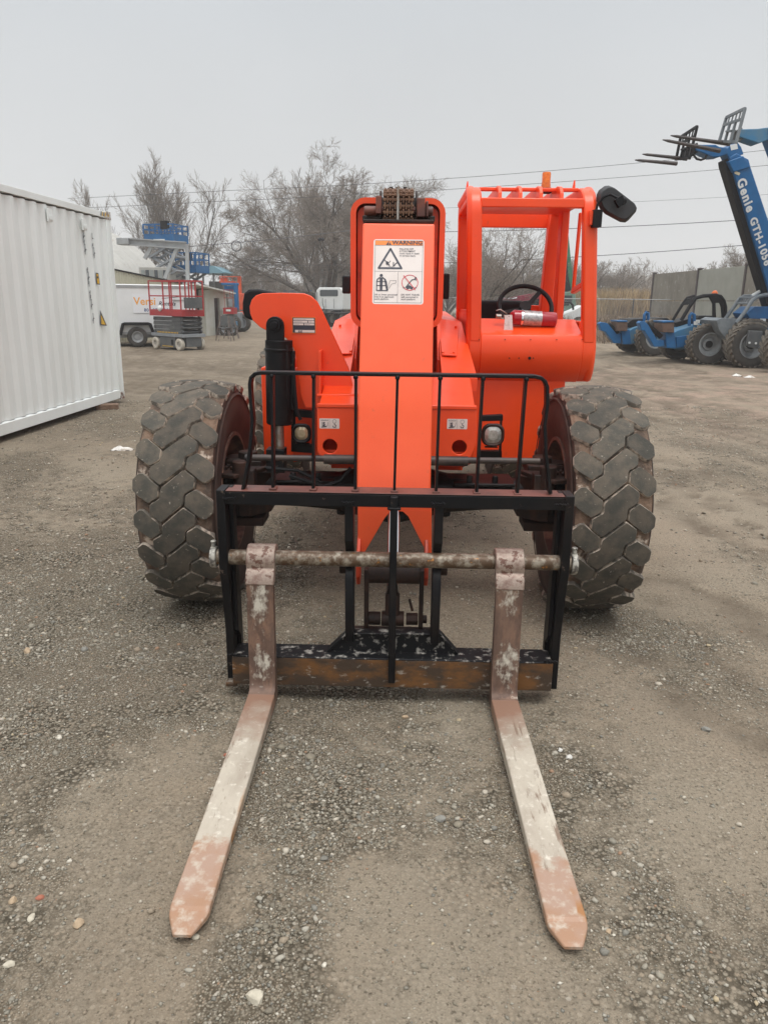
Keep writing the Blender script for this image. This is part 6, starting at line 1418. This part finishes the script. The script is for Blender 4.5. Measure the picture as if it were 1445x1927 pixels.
# ================================================================ bare trees
BARK=mat('bark_grey',(.095,.082,.07),(.16,.14,.12),.4,.6,5,rough=.95); TWIG=mat('twigs_brown',(.21,.175,.145),(.27,.23,.19),.4,.6,2,rough=1,isl=.25)
BARKD=mat('bark_dark',(.09,.08,.07),(.13,.115,.10),.4,.6,5,rough=.95)
def tree_geo(h,seed,limbs=6,spread=40,upk=.25,lev=4,kids=(7,6,6,4),l0=.6,trunk_h=.15,tr=.22,twig=.016,ratio=.52,droop=0,stems=1,ang=(28,60),cf=.45):
    r=random.Random(seed); G=[[[],[]],[[],[]]]
    def seg(part,p,q,ra,rb,n):
        V_,F_=G[part]; d=(q-p); 
        if d.length<1e-6: return
        d.normalize(); a=d.orthogonal().normalized(); c=d.cross(a); o=len(V_)
        for base_,rad in ((p,ra),(q,rb)):
            for i in range(n): t=2*PI*i/n; V_.append(base_+a*(rad*math.cos(t))+c*(rad*math.sin(t)))
        for i in range(n): j=(i+1)%n; F_.append((o+i,o+j,o+n+j,o+n+i))
    def grow(p,d,L_,rad,lv):
        ns=(6,5,4,3,2)[min(lv,4)]; pts=[p]; dd=d.copy(); st=L_/ns
        for i in range(ns):
            dd=(dd+Vector((r.gauss(0,.13),r.gauss(0,.13),r.gauss(0,.08)+upk*((.05,.12,.06,.03,.03)[min(lv,4)])-droop*(.1 if lv>1 else 0)))).normalized(); pts.append(pts[-1]+dd*st)
        er=rad*.35 if lv<lev else rad*.5
        for i in range(ns):
            ra=rad+(er-rad)*i/ns; rb=rad+(er-rad)*(i+1)/ns; seg(0 if lv<=1 else 1,pts[i],pts[i+1],ra,rb,6 if lv==0 else 4 if lv==1 else 3)
        if lv>=lev: return
        k=kids[min(lv,len(kids)-1)]
        for i in range(k):
            t=.22+.78*(i+r.random())/k; f=t*ns; a=min(ns-1,int(f)); q=pts[a].lerp(pts[a+1],f-a); ax=(pts[a+1]-pts[a]).normalized()
            o=ax.orthogonal().normalized(); o.rotate(Matrix.Rotation(r.uniform(0,2*PI),3,ax)); an=R(r.uniform(*ang)); nd=(ax*math.cos(an)+o*math.sin(an)).normalized()
            grow(q,nd,L_*ratio*(1.15-.5*t)*r.uniform(.75,1.2),max(twig*.6,(rad+(er-rad)*t)*cf),lv+1)
    tp=Vector((0,0,-.1))
    for s in range(stems):
        p0=tp+Vector((r.gauss(0,.25)*(stems>1),r.gauss(0,.25)*(stems>1),0)); top=p0+Vector((r.gauss(0,.04)*h*trunk_h,0,h*trunk_h))
        seg(0,p0,top,tr*1.25,tr,8)
        for i in range(limbs):
            a=2*PI*(i+r.random()*.6)/limbs+s; sp=R(spread*(.35+.75*r.random())) if limbs>1 else R(spread*r.random()*.4); d=Vector((math.cos(a)*math.sin(sp),math.sin(a)*math.sin(sp),math.cos(sp)))
            grow(top.lerp(p0,.25*r.random()),d,h*l0*r.uniform(.8,1.1),tr*(.62 if limbs>1 else .95),0)
    return G
def mk(G,k,m,nm):
    V_,F_=G[k]; me=bpy.data.meshes.new(nm); me.from_pydata(V_,[],F_); me.materials.append(m); me.polygons.foreach_set('use_smooth',[True]*len(F_)); return me
def bare(G,loc,label,bark=None,rz=0,sc=1,group=None,names=('trunk','crown')):
    r_=empty('bare_tree',loc,rz,label=label,cat='tree',group=group,sc=sc)
    for k,nm in enumerate(names):
        me=G[k] if not isinstance(G[k],list) else None
        o=bpy.data.objects.new(nm,me); C.objects.link(o); o.parent=r_
    return r_
def gm(G,bark=BARK,tw=TWIG): return [mk(G,0,bark,'trunk'),mk(G,1,tw,'crown')]
GRP='leafless trees around the yard'
big=gm(tree_geo(14.5,4,limbs=10,spread=70,upk=.4,lev=4,kids=(10,9,8,6),l0=.62,trunk_h=.14,tr=.34,twig=.018,ratio=.54,ang=(28,62),cf=.42),BARK)
b0=at(622,590,64); bare(big,(b0.x,64,0),'big spreading leafless tree, the widest one, left of the boom',group=GRP)
pop=gm(tree_geo(13,11,limbs=5,spread=19,upk=.9,lev=3,kids=(12,9,8),l0=.74,trunk_h=.08,tr=.20,twig=.020,ratio=.44,ang=(16,36),cf=.36))
for px,Y,s_,rz,l in ((275,62,.86,0,'leafless poplar, left one of the pair above the raised blue scissor lifts'),(348,63,.90,2,'leafless poplar, right one of the pair above the raised blue scissor lifts'),(600,72,1.0,1,'tall slender leafless tree rising just behind the big spreading tree'),(655,74,.85,4,'slender leafless tree right of the big spreading tree'),(700,68,.82,2.6,'leafless tree just left of the orange boom')):
    q=at(px,580,Y); bare(pop,(q.x,Y,0),l,rz=rz,sc=s_,group=GRP)
med=gm(tree_geo(9,21,limbs=5,spread=48,upk=.35,lev=3,kids=(12,10,8),l0=.60,trunk_h=.08,tr=.15,twig=.020,ratio=.46,stems=2))
for px,Y,s_,rz,l in ((246,60,.80,0,'shrubby leafless tree at the left end beside the container top'),(470,82,.8,2,'small leafless tree above the black mirror'),(1145,80,.90,.7,'round-headed leafless tree over the reeds right of the mirror'),(1085,84,1.0,3,'leafless tree seen through the cab door opening'),(1002,66,.62,5,'small leafless tree at the right of the rear cab window'),(1385,62,.92,1.9,'leafless tree rising behind the concrete panel wall'),(955,62,.85,4,'leafless tree in the middle of the rear cab window'),(535,88,.7,2.2,'low leafless tree between the black mirror and the big tree'),(842,70,.9,.3,'leafless tree between the boom and the cab'),(1330,95,.62,3.1,'far leafless tree behind the middle of the concrete wall')):
    q=at(px,590,Y); bare(med,(q.x,Y,0),l,rz=rz,sc=s_,group=GRP)
dk=gm(tree_geo(11,31,limbs=5,spread=36,upk=.30,lev=3,kids=(10,9,7),l0=.74,trunk_h=.05,tr=.16,twig=.022,ratio=.5,stems=2),BARKD)
q=at(905,590,46); bare(dk,(q.x,46,0),'dark many-stemmed leafless tree at the left of the rear cab window',group=GRP,sc=.62)
# far wood
rw=random.Random(9); Vt=[];Ft=[]; g3=tree_geo(8,41,limbs=4,spread=50,upk=.3,lev=2,kids=(8,6),l0=.7,trunk_h=.1,tr=.15,twig=.05,ratio=.55); 
src=[(g3[0][0],g3[0][1]),(g3[1][0],g3[1][1])]
VA=np.array([tuple(v) for s_ in src for v in s_[0]]); n0=len(src[0][0]); FA=np.array([f for f in src[0][1] if len(f)==4]+[tuple(i+n0 for i in f) for f in src[1][1]])
Vs=[];Fs=[];off=0
for i in range(330):
    Y=rw.uniform(120,210); x=rw.uniform(-1,1)*Y*.62; s_=rw.uniform(.55,1.15)*(1.1 if x>20 else .62); a=rw.uniform(0,6.28); ca,sa=math.cos(a)*s_,math.sin(a)*s_
    Q=np.stack([VA[:,0]*ca-VA[:,1]*sa+x,VA[:,0]*sa+VA[:,1]*ca+Y,VA[:,2]*s_],-1); Vs.append(Q);Fs.append(FA+off);off+=len(VA)
Vs=np.concatenate(Vs);Fs=np.concatenate(Fs); me=bpy.data.meshes.new('distant_wood'); me.vertices.add(len(Vs)); me.vertices.foreach_set('co',Vs.ravel()); me.loops.add(Fs.size); me.loops.foreach_set('vertex_index',Fs.ravel()); me.polygons.add(len(Fs)); me.polygons.foreach_set('loop_start',np.arange(len(Fs))*4); me.polygons.foreach_set('loop_total',np.full(len(Fs),4)); me.update(); me.materials.append(TWIG)
tag(bpy.data.objects.new('distant_wood',me),'hazy brown line of distant leafless trees along the horizon','wood',kind='stuff'); C.objects.link(bpy.data.objects['distant_wood'])
# rolling ground far off
b=MB(); prof=[(-320,5),(-220,7),(-120,5.5),(-40,7),(30,6),(90,10),(150,15),(230,18),(330,14)]
for i in range(len(prof)-1):
    (x0,h0),(x1,h1)=prof[i],prof[i+1]; b.add([(x0,225,-.5),(x1,225,-.5),(x1,300,h1),(x0,300,h0),(x1,420,h1+2),(x0,420,h0+2)],[(0,1,2,3),(3,2,4,5)])
tag(b.build('hills',mat('far_hill',(.16,.15,.13),(.20,.18,.15),.4,.6,.05,rough=1),sharp=80),kind='structure')
# ================================================================ power lines, pole, lamps
WIRE=mat('wire_grey',(.09,.09,.095),rough=.6)
def wire(p0,p1,Y0,Y1,label,r=.016,sag=.5,parent=None):
    A_=at(*p0,Y0);B_=at(*p1,Y1); pts=[]
    ext=.35
    for i in range(25):
        t=-ext+(1+2*ext)*i/24; v=A_.lerp(B_,t); v.z-=sag*(1-(2*t-1)**2) if 0<=t<=1 else -sag*((2*t-1)**2-1)*.5; pts.append(v)
    b=MB(); b.tube(pts,r,6); return tag(b.build('power_line',WIRE),label,'cable','power lines across the sky')
wire((420,359),(1445,282),60,52,'highest power line, passing above the orange beacon',sag=.3)
wire((430,378),(1445,311),60,52,'second highest power line, passing just behind the orange beacon',sag=.2)
wire((880,390),(1445,366),58,52,'faint power line at the height of the black mirror on the right',r=.010,sag=.1)
wire((845,436),(1395,414),50,44,'dark power line crossing the top of the rear cab window',r=.02,sag=.1)
wire((845,494),(1365,464),50,44,'lowest right power line, crossing the middle of the rear cab window',r=.02,sag=.1)
wire((380,462),(640,436),50,54,'black service cable in front of the big leafless tree',r=.022,sag=.05)
wire((380,498),(660,498),56,56,'thin lowest cable in front of the big leafless tree',r=.012,sag=.05)
g=at(445,463,51); o=MB(); o.tube([g+Vector((.30*math.cos(2*PI*i/20),.02*math.sin(i),.30*math.sin(2*PI*i/20))) for i in range(20)],.022,6,closed=True); o.tube([g+Vector((.33*math.cos(2*PI*i/20),.05,.32*math.sin(2*PI*i/20))) for i in range(20)],.016,6,closed=True); tag(o.build('cable_coil',WIRE),'round coil of spare cable hanging on the service cable','cable coil')
A_=at(598,451,52.5);B_=at(610,450,52.5); o=MB(); o.tube([A_,A_+(B_-A_)*.1,A_+(B_-A_)*.45,A_+(B_-A_)*.5,A_+(B_-A_)*.55,A_+(B_-A_)*.9,B_],[.05,.11,.11,.07,.11,.11,.05],10); tag(o.build('splice_case',BLKM),'black splice canister hanging on the service cable','splice canister')
q=at(667,560,62); PL=empty('utility_pole',(q.x,62,0),0,label='wooden utility pole with a slanted lamp arm beside the big leafless tree',cat='pole'); P=frm(PL)
b=MB(); b.tube([(0,0,0),(0,0,P(667,352,0).z)],[.16,.10],8); b.build('pole',mat('pole_wood',(.14,.12,.10),rough=.9),PL)
b=MB(); b.bar([P(650,355,0),P(667,365,0)],.07,.07); b.bar([P(667,366,0),P(677,363,0)],.06,.06); b.build('cross_arm',BLKM,PL)
q=at(985,560,55); LP=empty('street_lamp',(q.x,55,0),0,label='thin street lamp with a flat dark head seen through the rear cab window',cat='street lamp'); P=frm(LP)
b=MB(); b.tube([(0,0,0),P(985,489,0)],.035,6); b.build('pole',GRYD,LP); b=MB(); v=P(985,489,0); b.box(v.x-.05,v.x+.42,-.1,.1,v.z-.04,v.z+.06); b.build('lamp_head',BLKM,LP)
# ================================================================ haze
hb=MB(); hb.box(-420,420,-30,440,-1.0,34); HZ=bpy.data.materials.new('haze'); HZ.use_nodes=True; nt=HZ.node_tree; nt.nodes.remove(nt.nodes['Principled BSDF']); pv=nt.nodes.new('ShaderNodeVolumePrincipled'); pv.inputs['Color'].default_value=(.985,.988,.992,1); pv.inputs['Density'].default_value=.0013; pv.inputs['Anisotropy'].default_value=.0
nt.links.new(pv.outputs[0],nt.nodes['Material Output'].inputs['Volume']); tag(hb.build('haze',HZ,smooth=False),'pale winter haze filling the air over the yard','haze',kind='stuff')
# ================================================================ world, light, view
w=bpy.data.worlds.new('World'); S.world=w; w.use_nodes=True; nt=w.node_tree; N=nt.nodes; L=nt.links
bg=N['Background']
sky=N.new('ShaderNodeTexSky'); sky.sky_type='NISHITA'; sky.sun_disc=False; sky.sun_elevation=R(52); sky.sun_rotation=R(200); sky.dust_density=4; sky.air_density=1
hs=N.new('ShaderNodeHueSaturation'); hs.inputs['Saturation'].default_value=.12; L.new(sky.outputs[0],hs.inputs['Color'])
g=N.new('ShaderNodeTexCoord'); sx=N.new('ShaderNodeSeparateXYZ'); L.new(g.outputs['Generated'],sx.inputs[0])
cr=N.new('ShaderNodeValToRGB'); L.new(sx.outputs[2],cr.inputs[0])
E_=cr.color_ramp.elements
E_[0].position=0; E_[0].color=(6.5,6.6,6.6,1); E_[1].position=1; E_[1].color=(20,20.2,20.7,1)
for p,c in ((.06,(6.7,6.8,6.85)),(.25,(6.5,6.75,6.95)),(.42,(5.9,6.4,6.9)),(.6,(14,14.3,14.7))):
    e=E_.new(p); e.color=(*c,1)
mx=N.new('ShaderNodeMix'); mx.data_type='RGBA'; mx.inputs[0].default_value=.88; L.new(hs.outputs[0],mx.inputs[6]); L.new(cr.outputs[0],mx.inputs[7])
nz=N.new('ShaderNodeTexNoise'); nz.inputs['Scale'].default_value=2.2; nz.inputs['Detail'].default_value=3; L.new(g.outputs['Generated'],nz.inputs['Vector'])
mr=N.new('ShaderNodeMapRange'); L.new(nz.outputs[0],mr.inputs[0]); mr.inputs[3].default_value=.90; mr.inputs[4].default_value=1.10
vm=N.new('ShaderNodeVectorMath'); vm.operation='SCALE'; L.new(mx.outputs[2],vm.inputs[0]); L.new(mr.outputs[0],vm.inputs['Scale'])
L.new(vm.outputs[0],bg.inputs['Color']); bg.inputs['Strength'].default_value=.1
sl_=bpy.data.lights.new('sun','SUN'); sl_.energy=1.5; sl_.angle=R(28); sl_.color=(1,.985,.96)
so=bpy.data.objects.new('sun',sl_); C.objects.link(so); so.rotation_euler=(R(20),0,R(20))
S.view_settings.view_transform='Standard'; S.view_settings.look='None'; S.view_settings.exposure=.06; S.view_settings.gamma=1
S.cycles.max_bounces=8; S.cycles.volume_bounces=3; S.cycles.volume_step_rate=4
